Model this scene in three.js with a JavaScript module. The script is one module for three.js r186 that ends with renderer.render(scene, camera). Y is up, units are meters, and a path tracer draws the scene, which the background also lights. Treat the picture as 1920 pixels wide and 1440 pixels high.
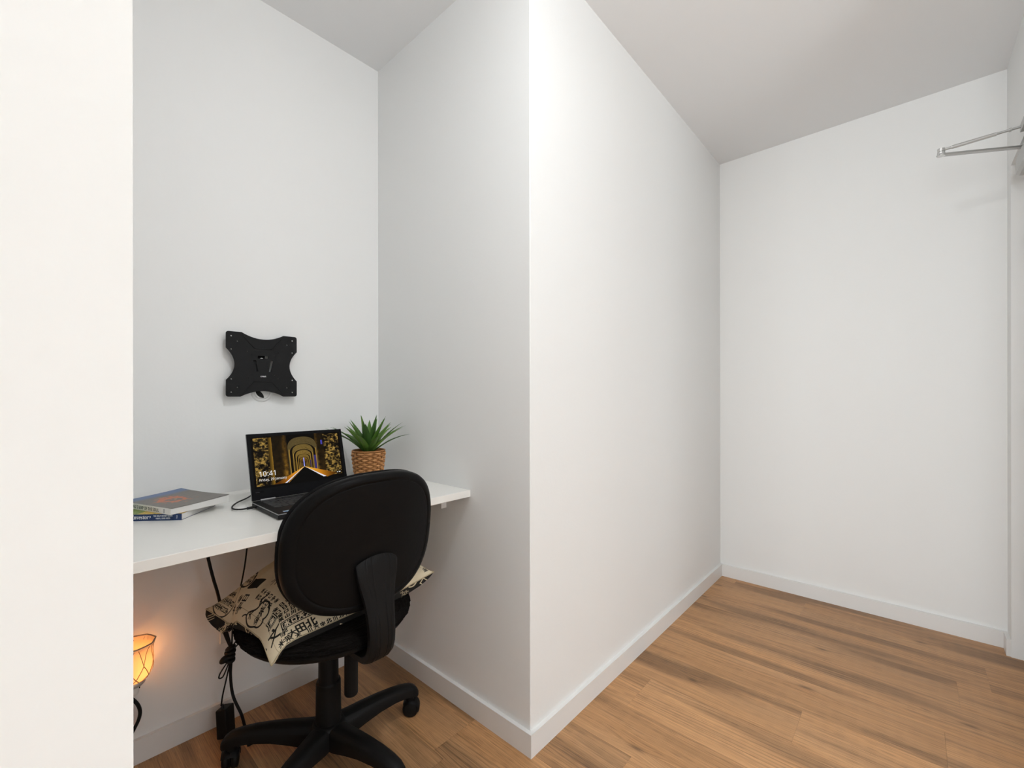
import * as THREE from 'three';
import { RoundedBoxGeometry } from 'three/addons/geometries/RoundedBoxGeometry.js';
import { mergeGeometries, toCreasedNormals, mergeVertices } from 'three/addons/utils/BufferGeometryUtils.js';
import { RectAreaLightUniformsLib } from 'three/addons/lights/RectAreaLightUniformsLib.js';

// Plan coordinates: u runs along the hall away from the viewer to the right, v runs
// across it into the desk alcove, y is up.  three: x = u, z = -v.
const V = (u, y, v) => new THREE.Vector3(u, y, -v);
const scene = new THREE.Scene();

// ------------------------------------------------------------------ camera
const FPX = 826.4, YAW = 0.7337;
const camera = new THREE.PerspectiveCamera(2 * Math.atan(720 / FPX) * 180 / Math.PI, 4 / 3, 0.05, 60);
camera.position.set(0, 1.048, 0);
camera.lookAt(Math.cos(YAW), 1.048, -Math.sin(YAW));
camera.rotateZ(-0.0011);
camera.setViewOffset(1920, 1440, 0, -22, 1920, 1440);
camera.updateProjectionMatrix();

// ------------------------------------------------------------------ light
RectAreaLightUniformsLib.init();
const renderer = new THREE.WebGLRenderer({ antialias: true });
renderer.toneMapping = THREE.LinearToneMapping;
renderer.toneMappingExposure = 0.96;
renderer.shadowMap.enabled = true;
scene.background = new THREE.Color(0.30, 0.36, 0.42);

function rectLight(color, intensity, w, h, pos, target) {
  const l = new THREE.RectAreaLight(color, intensity, w, h);
  l.position.copy(pos); l.lookAt(target); scene.add(l); return l;
}
// ceiling downlight over the desk end of the hall (its fitting is built below)
const LAMP = { u: 0.48, v: 0.25 };
const LAMPC = new THREE.Color(0.935, 0.972, 1.0), DAY = new THREE.Color(0.90, 0.965, 1.0);
rectLight(LAMPC, 118, 0.11, 0.11, V(LAMP.u, 2.306, LAMP.v), V(LAMP.u, 0, LAMP.v - 0.0001));
{ const l = new THREE.PointLight(LAMPC, 0.70, 0, 2); l.position.copy(V(LAMP.u, 2.335, LAMP.v)); l.castShadow = true; l.shadow.radius = 1.5; scene.add(l); }
// daylight panels at two unseen windows, placed to light the hall and alcove
rectLight(DAY, 14.4, 1.0, 1.9, V(-3.52, 1.2, -0.2), V(0, 1.2, -0.2));
rectLight(DAY, 5.3, 2.7, 1.34, V(-0.7, 1.51, -3.12), V(-0.7, 1.51, 0));
// added fill uplight out of view, brightens the ceiling (stand built below)
const FILL_UPL = { u: 0.7, y: 1.72, v: -1.5 };
rectLight(DAY, 105, 0.26, 0.26, V(FILL_UPL.u, FILL_UPL.y, FILL_UPL.v), V(FILL_UPL.u, 3, FILL_UPL.v - 0.0001));

// ------------------------------------------------------------------ helpers
let seed = 1234567;
const rnd = () => { seed = (seed * 1664525 + 1013904223) >>> 0; return seed / 4294967296; };
const rr = (a, b) => a + (b - a) * rnd();
const clamp = (x, a, b) => Math.min(b, Math.max(a, x));
const lerp = (a, b, t) => a + (b - a) * t;
const smooth = (a, b, x) => { const t = clamp((x - a) / (b - a), 0, 1); return t * t * (3 - 2 * t); };
function hash2(i, j, k = 0) {
  let h = (i * 374761393 + j * 668265263 + k * 2147483647) | 0;
  h = Math.imul(h ^ (h >>> 13), 1274126177); h ^= h >>> 16;
  return (h >>> 0) / 4294967296;
}
function noise(x, y, k = 0) {
  const i = Math.floor(x), j = Math.floor(y), fx = x - i, fy = y - j;
  const a = fx * fx * (3 - 2 * fx), b = fy * fy * (3 - 2 * fy);
  return lerp(lerp(hash2(i, j, k), hash2(i + 1, j, k), a), lerp(hash2(i, j + 1, k), hash2(i + 1, j + 1, k), a), b);
}
const fbm = (x, y, k = 0) => 0.53 * noise(x, y, k) + 0.28 * noise(x * 2.1, y * 2.1, k + 7) + 0.19 * noise(x * 4.3, y * 4.3, k + 13);

const used = {};
function numbered(name) { const n = used[name] = (used[name] ?? -1) + 1; return n ? `${name}_${String(n).padStart(3, '0')}` : name; }
function shade(o) { o.traverse(c => { if (c.isMesh) { c.castShadow = true; c.receiveShadow = true; } }); }
function part(name, geo, mat, parent) { const m = new THREE.Mesh(geo, mat); m.name = name; m.castShadow = m.receiveShadow = true; parent.add(m); return m; }
function thing(name, label, category, pos, group) {
  const g = new THREE.Group(); g.name = numbered(name); if (pos) g.position.copy(pos);
  g.userData = { label, category }; if (group) g.userData.group = group; scene.add(g); return g;
}
function solo(name, geo, mat, label, category, group) {
  const m = part(numbered(name), geo, mat, scene); m.userData = { label, category }; if (group) m.userData.group = group; return m;
}
function struct(name, geo, mat, label, category = 'wall') {
  const m = part(name, geo, mat, scene); m.userData = { kind: 'structure', label, category }; return m;
}
function uvMetres(g) {   // box-mapped uv in metres
  const p = g.attributes.position, n = g.attributes.normal, uv = new Float32Array(p.count * 2);
  for (let i = 0; i < p.count; i++) {
    const ax = Math.abs(n.getX(i)), ay = Math.abs(n.getY(i)), az = Math.abs(n.getZ(i));
    let a, b;
    if (ay > ax && ay > az) { a = p.getX(i); b = p.getZ(i); } else if (ax > az) { a = p.getZ(i); b = p.getY(i); } else { a = p.getX(i); b = p.getY(i); }
    uv[2 * i] = a; uv[2 * i + 1] = b;
  }
  g.setAttribute('uv', new THREE.BufferAttribute(uv, 2)); return g;
}
function box(u0, u1, y0, y1, v0, v1) {
  const g = new THREE.BoxGeometry(Math.abs(u1 - u0), Math.abs(y1 - y0), Math.abs(v1 - v0));
  g.translate((u0 + u1) / 2, (y0 + y1) / 2, -(v0 + v1) / 2); return uvMetres(g);
}
function rbox(w, h, d, r = 0.002, s = 2) { return new RoundedBoxGeometry(w, h, d, s, r); }
const clean = g => { g = g.index ? g.toNonIndexed() : g; for (const k of Object.keys(g.attributes)) if (!['position', 'normal', 'uv'].includes(k)) g.deleteAttribute(k); return g; };
const merge = a => mergeGeometries(a.map(clean));
function tube(pts, r, seg = 48, rad = 8) {
  return new THREE.TubeGeometry(new THREE.CatmullRomCurve3(pts, false, 'centripetal'), seg, r, rad, false);
}
function rod(a, b, r, rad = 16) {
  const d = b.clone().sub(a), g = new THREE.CylinderGeometry(r, r, d.length(), rad);
  g.applyQuaternion(new THREE.Quaternion().setFromUnitVectors(new THREE.Vector3(0, 1, 0), d.clone().normalize()));
  g.translate((a.x + b.x) / 2, (a.y + b.y) / 2, (a.z + b.z) / 2); return g;
}
// surface from a function of two parameters; f returns [x,y,z]
function grid(nu, nv, f, uvf) {
  const pos = [], uv = [], idx = [];
  for (let j = 0; j <= nv; j++) for (let i = 0; i <= nu; i++) {
    const s = i / nu, t = j / nv; pos.push(...f(s, t)); uv.push(...(uvf ? uvf(s, t) : [s, t]));
  }
  for (let j = 0; j < nv; j++) for (let i = 0; i < nu; i++) {
    const a = j * (nu + 1) + i, b = a + 1, c = a + nu + 1, d = c + 1; idx.push(a, b, d, a, d, c);
  }
  const g = new THREE.BufferGeometry();
  g.setAttribute('position', new THREE.Float32BufferAttribute(pos, 3));
  g.setAttribute('uv', new THREE.Float32BufferAttribute(uv, 2));
  g.setIndex(idx); g.computeVertexNormals(); return g;
}
// ring profile lofted through closed loops of points (arrays of Vector3), with end caps
function loft(loops, cap = true) {
  const n = loops[0].length, pos = [], idx = [];
  for (const l of loops) for (const p of l) pos.push(p.x, p.y, p.z);
  for (let j = 0; j < loops.length - 1; j++) for (let i = 0; i < n; i++) {
    const a = j * n + i, b = j * n + (i + 1) % n, c = a + n, d = b + n; idx.push(a, b, d, a, d, c);
  }
  if (cap) for (const [j, flip] of [[0, true], [loops.length - 1, false]]) {
    const c = new THREE.Vector3(); loops[j].forEach(p => c.add(p)); c.multiplyScalar(1 / n);
    const k = pos.length / 3; pos.push(c.x, c.y, c.z);
    for (let i = 0; i < n; i++) { const a = j * n + i, b = j * n + (i + 1) % n; flip ? idx.push(k, b, a) : idx.push(k, a, b); }
  }
  let g = new THREE.BufferGeometry();
  g.setAttribute('position', new THREE.Float32BufferAttribute(pos, 3)); g.setIndex(idx);
  g = toCreasedNormals(g, 0.7);
  g.setAttribute('uv', new THREE.Float32BufferAttribute(new Float32Array(g.attributes.position.count * 2), 2));
  return g;
}
function canvas(w, h) { const c = document.createElement('canvas'); c.width = w; c.height = h; return [c, c.getContext('2d')]; }
function ctex(c) { const t = new THREE.CanvasTexture(c); t.colorSpace = THREE.SRGBColorSpace; t.anisotropy = 8; return t; }
function dtex(w, h, f, srgb = false) {
  const d = new Uint8Array(w * h * 4);
  for (let j = 0; j < h; j++) for (let i = 0; i < w; i++) {
    const c = f(i, j), k = 4 * (j * w + i);
    d[k] = clamp(c[0], 0, 255); d[k + 1] = clamp(c[1], 0, 255); d[k + 2] = clamp(c[2], 0, 255); d[k + 3] = 255;
  }
  const t = new THREE.DataTexture(d, w, h); t.magFilter = THREE.LinearFilter; t.minFilter = THREE.LinearMipmapLinearFilter; t.generateMipmaps = true;
  t.wrapS = t.wrapT = THREE.RepeatWrapping; if (srgb) t.colorSpace = THREE.SRGBColorSpace; t.needsUpdate = true; return t;
}
const std = o => new THREE.MeshStandardMaterial(o);
const phys = o => new THREE.MeshPhysicalMaterial(o);
const lin = (r, g, b) => new THREE.Color().setRGB(r, g, b);

// ------------------------------------------------------------------ materials
const wrapN = (x, y, n, k) => {      // tileable noise
  const i = Math.floor(x), j = Math.floor(y), fx = x - i, fy = y - j, m = q => ((q % n) + n) % n;
  const a = fx * fx * (3 - 2 * fx), b = fy * fy * (3 - 2 * fy);
  return lerp(lerp(hash2(m(i), m(j), k), hash2(m(i + 1), m(j), k), a), lerp(hash2(m(i), m(j + 1), k), hash2(m(i + 1), m(j + 1), k), a), b);
};
const rollerTex = dtex(256, 256, (i, j) => { const q = 255 * (0.6 * wrapN(i / 4, j / 4, 64, 3) + 0.4 * wrapN(i / 2, j / 2, 128, 5)); return [q, q, q]; });
rollerTex.repeat.set(2.5, 2.5);
const fuzzTex = dtex(256, 256, (i, j) => { const q = 255 * (0.5 * wrapN(i / 4, j / 2, 64 + 64 * 0, 11) + 0.5 * wrapN(i, j, 256, 12)); return [q, q, q]; });
const M = {
  wall: std({ color: lin(0.86, 0.856, 0.842), roughness: 0.62, bumpMap: rollerTex, bumpScale: 0.00012 }),
  ceiling: std({ color: lin(0.885, 0.89, 0.895), roughness: 0.9 }),
  trim: std({ color: lin(0.82, 0.805, 0.785), roughness: 0.32 }),
  laminate: std({ color: lin(0.88, 0.86, 0.815), roughness: 0.3 }),
  plasticWhite: std({ color: lin(0.80, 0.79, 0.77), roughness: 0.35 }),
  chairPlastic: phys({ color: lin(0.0085, 0.008, 0.008), roughness: 0.48, specularIntensity: 0.25 }),
  chairShell: phys({ color: lin(0.0065, 0.006, 0.006), roughness: 0.42, specularIntensity: 0.16, bumpMap: fuzzTex, bumpScale: 0.0002 }),
  chairFabric: phys({ color: lin(0.007, 0.0065, 0.0065), roughness: 0.95, specularIntensity: 0.25 }),
  fur: phys({ color: lin(0.010, 0.008, 0.007), roughness: 1, specularIntensity: 0.2, bumpMap: fuzzTex, bumpScale: 0.004 }),
  rubber: phys({ color: lin(0.007, 0.007, 0.007), roughness: 0.5, specularIntensity: 0.4 }),
  cord: phys({ color: lin(0.008, 0.008, 0.008), roughness: 0.5, specularIntensity: 0.4 }),
  bracket: phys({ color: lin(0.009, 0.009, 0.0095), roughness: 0.6, specularIntensity: 0.4 }),
  steel: std({ color: lin(0.72, 0.72, 0.71), roughness: 0.28, metalness: 1 }),
  greyMetal: std({ color: lin(0.55, 0.55, 0.54), roughness: 0.45, metalness: 0.85 }),
  silverPaint: std({ color: lin(0.50, 0.50, 0.49), roughness: 0.45, metalness: 0.35 }),
  laptopDark: phys({ color: lin(0.009, 0.009, 0.0095), roughness: 0.45, specularIntensity: 0.45 }),
  laptopEdge: std({ color: lin(0.42, 0.42, 0.43), roughness: 0.35, metalness: 0.8 }),
  key: phys({ color: lin(0.045, 0.045, 0.046), roughness: 0.5, specularIntensity: 0.5 }),
  paper: std({ color: lin(0.74, 0.72, 0.69), roughness: 0.9 }),
  glass: phys({ color: 0xffffff, transmission: 1, roughness: 0, thickness: 0 }),
};

// ------------------------------------------------------------------ setting: floor
const PW = 0.1843, PL = 1.22, WOODN = 7;
const woodMats = [];
{
  const W = 288, H = 1856;
  for (let k = 0; k < WOODN; k++) {
    const knots = [];
    const nk = [1, 1, 0, 0, 2, 1, 1][k];
    for (let q = 0; q < nk; q++) knots.push([hash2(q, k, 91) * PL, (0.2 + 0.6 * hash2(q, k, 92)) * PW, 0.010 + 0.010 * hash2(q, k, 93)]);
    const t = dtex(W, H, (i, j) => {
      const x = i / W * PW, s = j / H * PL;
      let dx = x, kd = 0;
      for (const [ks, kx, kr] of knots) {
        const e = Math.exp(-(((s - ks) / 0.075) ** 2) - (((x - kx) / 0.03) ** 2));
        dx += (x < kx ? -1 : 1) * e * 0.016; 
        const q = Math.hypot((s - ks) / 2.6, x - kx) / kr; kd += Math.exp(-q * q * 2.2);
      }
      const warp = 0.016 * (fbm(s * 1.7, x * 7, k * 17 + 1) - 0.5) + 0.003 * (noise(s * 9, x * 30, k * 17 + 9) - 0.5);
      const c = (dx + warp) / PW;
      const f = c * 11 + 6.5 * fbm(s * 0.75, c * 1.1, k * 17 + 2);
      const lines = Math.pow(0.5 + 0.5 * Math.sin(6.283 * f), 4) * smooth(0.35, 0.65, noise(s * 1.6, c * 3, k * 17 + 12));
      const fine = noise(s * 9, c * 170, k * 17 + 3), fine2 = noise(s * 24, c * 300, k * 17 + 4);
      const broad = fbm(s * 1.0 + 4, c * 1.8, k * 17 + 5);
      const pores = smooth(0.60, 0.92, noise(s * 26, c * 210, k * 17 + 6)) * (0.3 + 0.7 * noise(s * 3, c * 6, k * 17 + 16));
      const dark = smooth(0.48, 0.82, fbm(s * 1.3 + 9, c * 2.3, k * 17 + 8));
      let L = 0.915 + 0.12 * (broad - 0.5) + 0.15 * (fine - 0.5) + 0.11 * (fine2 - 0.5) - 0.12 * lines - 0.20 * pores - 0.22 * dark;
      L *= 1 - 0.30 * clamp(kd, 0, 1);
      const red = fbm(s * 1.3, c * 2.4, k * 17 + 20);
      return [228 * L, (180 + 10 * (0.5 - red)) * Math.pow(L, 1.05), (134 + 20 * (0.5 - red)) * Math.pow(L, 1.12)];
    }, true);
    t.wrapS = t.wrapT = THREE.ClampToEdgeWrapping;
    for (const tone of [0.95, 1.0, 1.04]) woodMats.push(std({ map: t, color: lin(0.84 * tone, 0.765 * tone, 0.655 * tone), roughness: 0.42 }));
  }
}
{
  const floor = new THREE.Group(); floor.name = 'floor';
  floor.userData = { kind: 'structure', label: 'oak-look plank floor of hall and desk alcove', category: 'floor' };
  scene.add(floor);
  part('subfloor', box(-3.75, 2.95, -0.06, -0.012, -3.35, 1.85), std({ color: lin(0.12, 0.09, 0.06), roughness: 0.9 }), floor);
  const g = new THREE.BoxGeometry(PW - 0.0003, 0.012, PL - 0.0003);
  const c0 = Math.round((1.1807 + 3.7) / PW);
  for (let c = -c0; c * PW + 1.1807 < 2.9; c++) {
    const u0 = 1.1807 + c * PW;
    const joint = c === -2 ? 1.045 : c === 3 ? -0.08 : c === 2 ? 0.265 : hash2(c + 50, 3, 5) * PL;
    for (let q = -4; q <= 2; q++) {
      const v0 = joint + q * PL; if (v0 > 1.80 || v0 + PL < -3.3) continue;
      const m = part('plank', g, woodMats[Math.floor(hash2(c + 50, q + 9, 7) * woodMats.length)], floor);
      m.position.set(u0 + PW / 2, -0.006, -(v0 + PL / 2)); if (hash2(c, q, 31) > 0.5) m.rotation.y = Math.PI;
    }
  }
}
// ------------------------------------------------------------------ setting: walls and ceiling
const CH = 2.4;                                     // ceiling height
const UN = 0.0485, VN = 0.38;                       // projecting wall end left of the alcove
const UB = 0.992, VA = 1.645, VC = 0.823, UD = 2.733, VE = -0.302;
function prism(pts, y0, y1) {                        // footprint in (u,v)
  const s = new THREE.Shape(pts.map(([u, v]) => new THREE.Vector2(u, v)));
  const g = new THREE.ExtrudeGeometry(s, { depth: y1 - y0, bevelEnabled: false });
  g.rotateX(-Math.PI / 2); g.translate(0, y0, 0); return uvMetres(g);   // (u,v,d) -> (u, d, -v)
}
struct('ceiling', box(-3.75, 2.95, CH, CH + 0.1, -3.35, 1.85), M.ceiling, 'flat white plasterboard ceiling', 'ceiling');
struct('wall_alcove_back', box(UN, UB + 0.1, 0, CH, VA, VA + 0.1), M.wall, 'off-white back wall of desk alcove behind laptop');
struct('wall_alcove_right', prism([[UB, VC + 0.1], [UB + 0.1, VC + 0.1], [UB + 0.1, VA], [UB, VA]], 0, CH), M.wall, 'off-white side wall at right end of desk');
struct('wall_hall_left', prism([[UB + 0.002, VC], [UD + 0.1, VC], [UD + 0.1, VC + 0.1], [UB, VC + 0.1], [UB, VC + 0.002]], 0, CH), M.wall, 'off-white long hall wall receding from projecting corner');
struct('wall_hall_end', box(UD, UD + 0.1, 0, CH, -0.45, VC), M.wall, 'off-white end wall of the hall');
struct('wall_nib', box(-3.75, UN, 0, CH, VN, VA + 0.1), M.wall, 'bright white wall end at left edge');
// right-hand hall wall with the entry-door opening
const DO = { u0: 1.75, u1: 2.645, h: 1.967, v1: -0.45 };
struct('wall_hall_right', merge([
  box(DO.u1, UD, 0, CH, DO.v1, VE), box(DO.u0, DO.u1, DO.h, CH, DO.v1, VE), box(1.62, DO.u0, 0, CH, DO.v1, VE)]), M.wall, 'off-white hall wall around the entry door');
struct('wall_added_corridor', box(-3.6, 0.2, 0, CH, -0.85, -0.75), M.wall, 'added off-white wall out of view, screens room light');  // added out of view to keep room light off the near wall end
struct('wall_unseen_living_front', box(1.62, 1.72, 0, CH, -3.35, -0.45), M.wall, 'unseen off-white living-room wall beside hall');  // unseen, its place chosen to let room light reach the long hall wall
// unseen room shell around the viewer, shaped to hold the two daylight windows
const wallWithOpening = (name, o, label) => struct(name, merge(o), M.wall, label);
wallWithOpening('wall_unseen_living_back', [box(-3.75, -3.6, 0, 0.2, -3.35, VN), box(-3.75, -3.6, 2.2, CH, -3.35, VN), box(-3.75, -3.6, 0.2, 2.2, -3.35, -0.72), box(-3.75, -3.6, 0.2, 2.2, 0.34, VN)], 'unseen off-white corridor end wall with window');
wallWithOpening('wall_unseen_living_right', [box(-3.6, 1.62, 0, 0.8, -3.35, -3.2), box(-3.6, 1.62, 2.22, CH, -3.35, -3.2), box(-3.6, -2.1, 0.8, 2.22, -3.35, -3.2), box(0.7, 1.62, 0.8, 2.22, -3.35, -3.2)], 'unseen off-white living-room wall with window');
{
  const frame = (name, u0, u1, y0, y1, v0, v1, label) => {      // frame and two panes filling an opening
    const b = 0.04, along = u1 - u0 > v1 - v0, m = along ? (u0 + u1) / 2 : (v0 + v1) / 2, um = (u0 + u1) / 2, vm = (v0 + v1) / 2;
    const bars = [box(u0, u1, y0, y0 + b, v0, v1), box(u0, u1, y1 - b, y1, v0, v1)];
    if (along) bars.push(box(u0, u0 + b, y0 + b, y1 - b, v0, v1), box(u1 - b, u1, y0 + b, y1 - b, v0, v1), box(m - b / 2, m + b / 2, y0 + b, y1 - b, v0, v1));
    else bars.push(box(u0, u1, y0 + b, y1 - b, v0, v0 + b), box(u0, u1, y0 + b, y1 - b, v1 - b, v1), box(u0, u1, y0 + b, y1 - b, m - b / 2, m + b / 2));
    const w = struct(name, merge(bars), M.trim, label, 'window');
    for (const [a, c] of along ? [[u0 + b, m - b / 2], [m + b / 2, u1 - b]] : [[v0 + b, m - b / 2], [m + b / 2, v1 - b]])
      part('pane', along ? box(a, c, y0 + b, y1 - b, vm - 0.003, vm + 0.003) : box(um - 0.003, um + 0.003, y0 + b, y1 - b, a, c), M.glass, w);
  };
  frame('window_1', -3.70, -3.64, 0.2, 2.2, -0.72, 0.34, 'unseen white framed corridor window lighting the hall');  // out of view, placed to light the hall end wall
  frame('window_2', -2.1, 0.7, 0.8, 2.22, -3.30, -3.24, 'unseen wide white framed window lighting alcove and hall wall');  // out of view, placed to light the alcove and long hall wall
}
// entry door: leaf, stops and three hinges in the reveal
{
  const d = struct('door_1', box(DO.u0 + 0.03, DO.u1 - 0.003, 0.006, DO.h - 0.003, -0.40, -0.36), M.trim, 'white entry door in the right-hand hall wall', 'door');
  for (const y of [1.638, 0.965, 0.32]) {
    const h = part('hinge', rod(V(DO.u1 - 0.014, y - 0.048, -0.350), V(DO.u1 - 0.014, y + 0.048, -0.350), 0.008, 12), M.greyMetal, d);
    for (let k = -2; k <= 2; k++) part('knuckle', rod(V(DO.u1 - 0.014, y + k * 0.02 - 0.008, -0.350), V(DO.u1 - 0.014, y + k * 0.02 + 0.008, -0.350), 0.0092, 12), M.greyMetal, h);
  }
}
// skirting boards
const SH = 0.068, ST = 0.013;
function skirting(name, pts, label) { return struct(name, prism(pts, 0, SH), M.trim, label, 'baseboard'); }
skirting('baseboard_alcove_back', [[UN, VA - ST], [UB - ST, VA - ST], [UB, VA], [UN, VA]], 'white skirting board under the desk');
skirting('baseboard_alcove_right', [[UB - ST, VA - ST], [UB - ST, VC - ST], [UB, VC], [UB, VA]], 'white skirting board beside the office chair');
skirting('baseboard_hall_left', [[UB - ST, VC - ST], [UD - ST, VC - ST], [UD, VC], [UB, VC]], 'white skirting board along the long hall wall');
skirting('baseboard_hall_end', [[UD - ST, VC - ST], [UD - ST, VE + ST], [UD, VE], [UD, VC]], 'white skirting board on the hall end wall');
skirting('baseboard_hall_right', [[UD - ST, VE + ST], [DO.u1 + 0.004, VE + ST], [DO.u1 + 0.004, VE], [UD, VE]], 'short white skirting return beside the entry door');
skirting('baseboard_nib', [[-3.6, VN - ST], [UN, VN - ST], [UN, VN], [-3.6, VN]], 'white skirting board on the near left wall');

// ------------------------------------------------------------------ ceiling downlight
{
  const t = thing('ceiling_light', 'round white dome ceiling light above the hall', 'light', V(LAMP.u, CH, LAMP.v));
  part('rim', new THREE.LatheGeometry([[0.080, 0], [0.098, 0], [0.100, -0.004], [0.098, -0.014], [0.086, -0.014]].map(([r, y]) => new THREE.Vector2(r, y)), 48), M.plasticWhite, t);
  const dome = []; for (let k = 0; k <= 14; k++) { const a = k / 14 * Math.PI / 2; dome.push(new THREE.Vector2(Math.max(0.0005, 0.088 * Math.cos(a)), -0.006 - 0.084 * Math.sin(a))); }
  part('diffuser', new THREE.LatheGeometry(dome, 48), std({ color: 0xffffff, emissive: lin(0.85, 0.94, 1), emissiveIntensity: 2.5, roughness: 0.5 }), t);
}
{
  const t = thing('added_fill_uplight', 'added fill uplight on a stand out of view', 'lamp', V(FILL_UPL.u, 0, FILL_UPL.v));  // fill added out of view to lift the ceiling and hall
  part('base', new THREE.LatheGeometry([[0.001, 0], [0.15, 0], [0.15, 0.012], [0.13, 0.022], [0.014, 0.026], [0.001, 0.026]].map(([r, y]) => new THREE.Vector2(r, y)), 40), M.plasticWhite, t);
  part('pole', rod(new THREE.Vector3(0, 0.02, 0), new THREE.Vector3(0, 1.62, 0), 0.012, 20), M.plasticWhite, t);
  part('bowl', new THREE.LatheGeometry([[0.001, 1.60], [0.05, 1.605], [0.13, 1.64], [0.185, 1.69], [0.198, 1.72], [0.192, 1.72], [0.178, 1.695], [0.12, 1.65], [0.001, 1.62]].map(([r, y]) => new THREE.Vector2(r, y)), 48), M.plasticWhite, t);
  const g = new THREE.CylinderGeometry(0.13, 0.13, 0.006, 40); g.translate(0, 1.700, 0); part('diffuser', g, std({ color: 0xffffff, emissive: lin(0.95, 0.98, 1), emissiveIntensity: 2 }), t);
}
// ------------------------------------------------------------------ desk
const DT = 0.736, DB = 0.7138, DF = 1.080;
{
  const t = thing('desk', 'long white wall-mounted laminate desk filling the alcove', 'desk');
  const top = rbox(UB - UN, DT - DB, VA - DF, 0.0012, 2); top.translate((UB + UN) / 2, (DT + DB) / 2, -(VA + DF) / 2);
  part('desktop', top, M.laminate, t);
  part('support_batten', box(UB - 0.022, UB, 0.657, DB, 1.205, VA - 0.02), M.trim, t);
  part('support_batten', box(UN + 0.03, UB - 0.03, 0.668, DB, VA - 0.02, VA), M.trim, t);
  part('support_batten', box(UN, UN + 0.022, 0.657, DB, 1.205, VA - 0.02), M.trim, t);
}

// ------------------------------------------------------------------ monitor wall bracket
{
  const t = thing('monitor_bracket', 'black steel monitor wall bracket with four cut corners', 'bracket', V(0.5405, 1.151, VA));
  const hw = 0.1085, hh = 0.1045, fw = 0.044, fh = 0.057, sag = 0.0185, sagS = 0.0205, r = 0.008;
  const ring = new THREE.Shape();
  // counter-clockwise from the bottom left foot, plate drawn in x (u) / y
  ring.moveTo(-hw + r, -hh); ring.lineTo(-hw + fw - 0.004, -hh);
  const arc = (x0, y0, x1, y1, nx, ny, d) => { ring.quadraticCurveTo((x0 + x1) / 2 + nx * d * 2, (y0 + y1) / 2 + ny * d * 2, x1, y1); };
  arc(-hw + fw, -hh, hw - fw, -hh, 0, 1, sag); ring.lineTo(hw - r, -hh); ring.quadraticCurveTo(hw, -hh, hw, -hh + r);
  ring.lineTo(hw, -hh + fh - 0.004); ring.lineTo(hw - 0.004, -hh + fh); arc(hw - 0.004, -hh + fh, hw - 0.004, hh - fh, -1, 0, sagS); ring.lineTo(hw, hh - fh + 0.004);
  ring.lineTo(hw, hh - r); ring.quadraticCurveTo(hw, hh, hw - r, hh); ring.lineTo(hw - fw, hh); arc(hw - fw, hh, -hw + fw, hh, 0, -1, sag);
  ring.lineTo(-hw + r, hh); ring.quadraticCurveTo(-hw, hh, -hw, hh - r); ring.lineTo(-hw, hh - fh + 0.004); ring.lineTo(-hw + 0.004, hh - fh);
  arc(-hw + 0.004, hh - fh, -hw + 0.004, -hh + fh, 1, 0, sagS); ring.lineTo(-hw, -hh + fh - 0.004); ring.lineTo(-hw, -hh + r); ring.quadraticCurveTo(-hw, -hh, -hw + r, -hh);
  const hole = (x, y, rad) => { const h = new THREE.Path(); h.absarc(x, y, rad, 0, Math.PI * 2, true); ring.holes.push(h); };
  for (const sx of [-1, 1]) for (const sy of [-1, 1]) {
    hole(sx * 0.0940, sy * 0.0905, 0.0030); hole(sx * 0.0765, sy * 0.0745, 0.0026); hole(sx * 0.0940, sy * 0.0480, 0.0030);
    hole(sx * 0.0475, sy * 0.0440, 0.0014); hole(sx * 0.0350, sy * 0.0325, 0.0014);
  }
  const slot = pts => ring.holes.push(new THREE.Path(pts.map(([x, y]) => new THREE.Vector2(x, y))));
  slot([[-0.017, 0.032], [0.016, 0.032], [0.016, 0.022], [-0.017, 0.022]]);
  slot([[-0.031, 0.016], [-0.022, 0.016], [-0.016, -0.022], [-0.022, -0.022]]);
  slot([[0.023, 0.016], [0.032, 0.016], [0.024, -0.022], [0.017, -0.022]]);
  const g = new THREE.ExtrudeGeometry(ring, { depth: 0.002, bevelEnabled: true, bevelThickness: 0.0006, bevelSize: 0.0006, bevelSegments: 1, curveSegments: 14 });
  g.translate(0, 0, 0.030); part('face_plate', g, M.bracket, t);
  // pressed stiffening ridges bounding the two bent flanges
  const ridge = (x0, y0, x1, y1) => { const q = rod(new THREE.Vector3(x0, y0, 0.0322), new THREE.Vector3(x1, y1, 0.0322), 0.0016, 8); return q; };
  for (const s of [-1, 1]) part('stiffening_ridge', merge([ridge(-0.0645, s * 0.099, -0.027, s * 0.055), ridge(-0.027, s * 0.055, 0.027, s * 0.055), ridge(0.027, s * 0.055, 0.0645, s * 0.099)]), M.bracket, t);
  const wp = rbox(0.05, 0.11, 0.004, 0.001); wp.translate(-0.01, 0, 0.002); part('wall_plate', wp, M.bracket, t);
  const ar = rbox(0.05, 0.035, 0.024, 0.003); ar.translate(-0.004, -0.004, 0.016); part('pivot_block', ar, M.bracket, t);
  const bolt = new THREE.CylinderGeometry(0.0045, 0.0045, 0.006, 16); bolt.rotateX(Math.PI / 2); bolt.translate(-0.003, 0.021, 0.024); part('bolt', bolt, M.greyMetal, t);
  const [c, x] = canvas(256, 80); x.fillStyle = '#181819'; x.fillRect(0, 0, 256, 80); x.fillStyle = '#f4f4f4'; x.font = 'bold 66px sans-serif'; x.textAlign = 'center'; x.textBaseline = 'middle'; x.fillText('crest', 128, 36);
  const lg = new THREE.PlaneGeometry(0.028, 0.0088); lg.translate(0.0, -0.0375, 0.0329); part('lettering', lg, phys({ map: ctex(c), roughness: 0.6, specularIntensity: 0.4 }), t);
}
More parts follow.
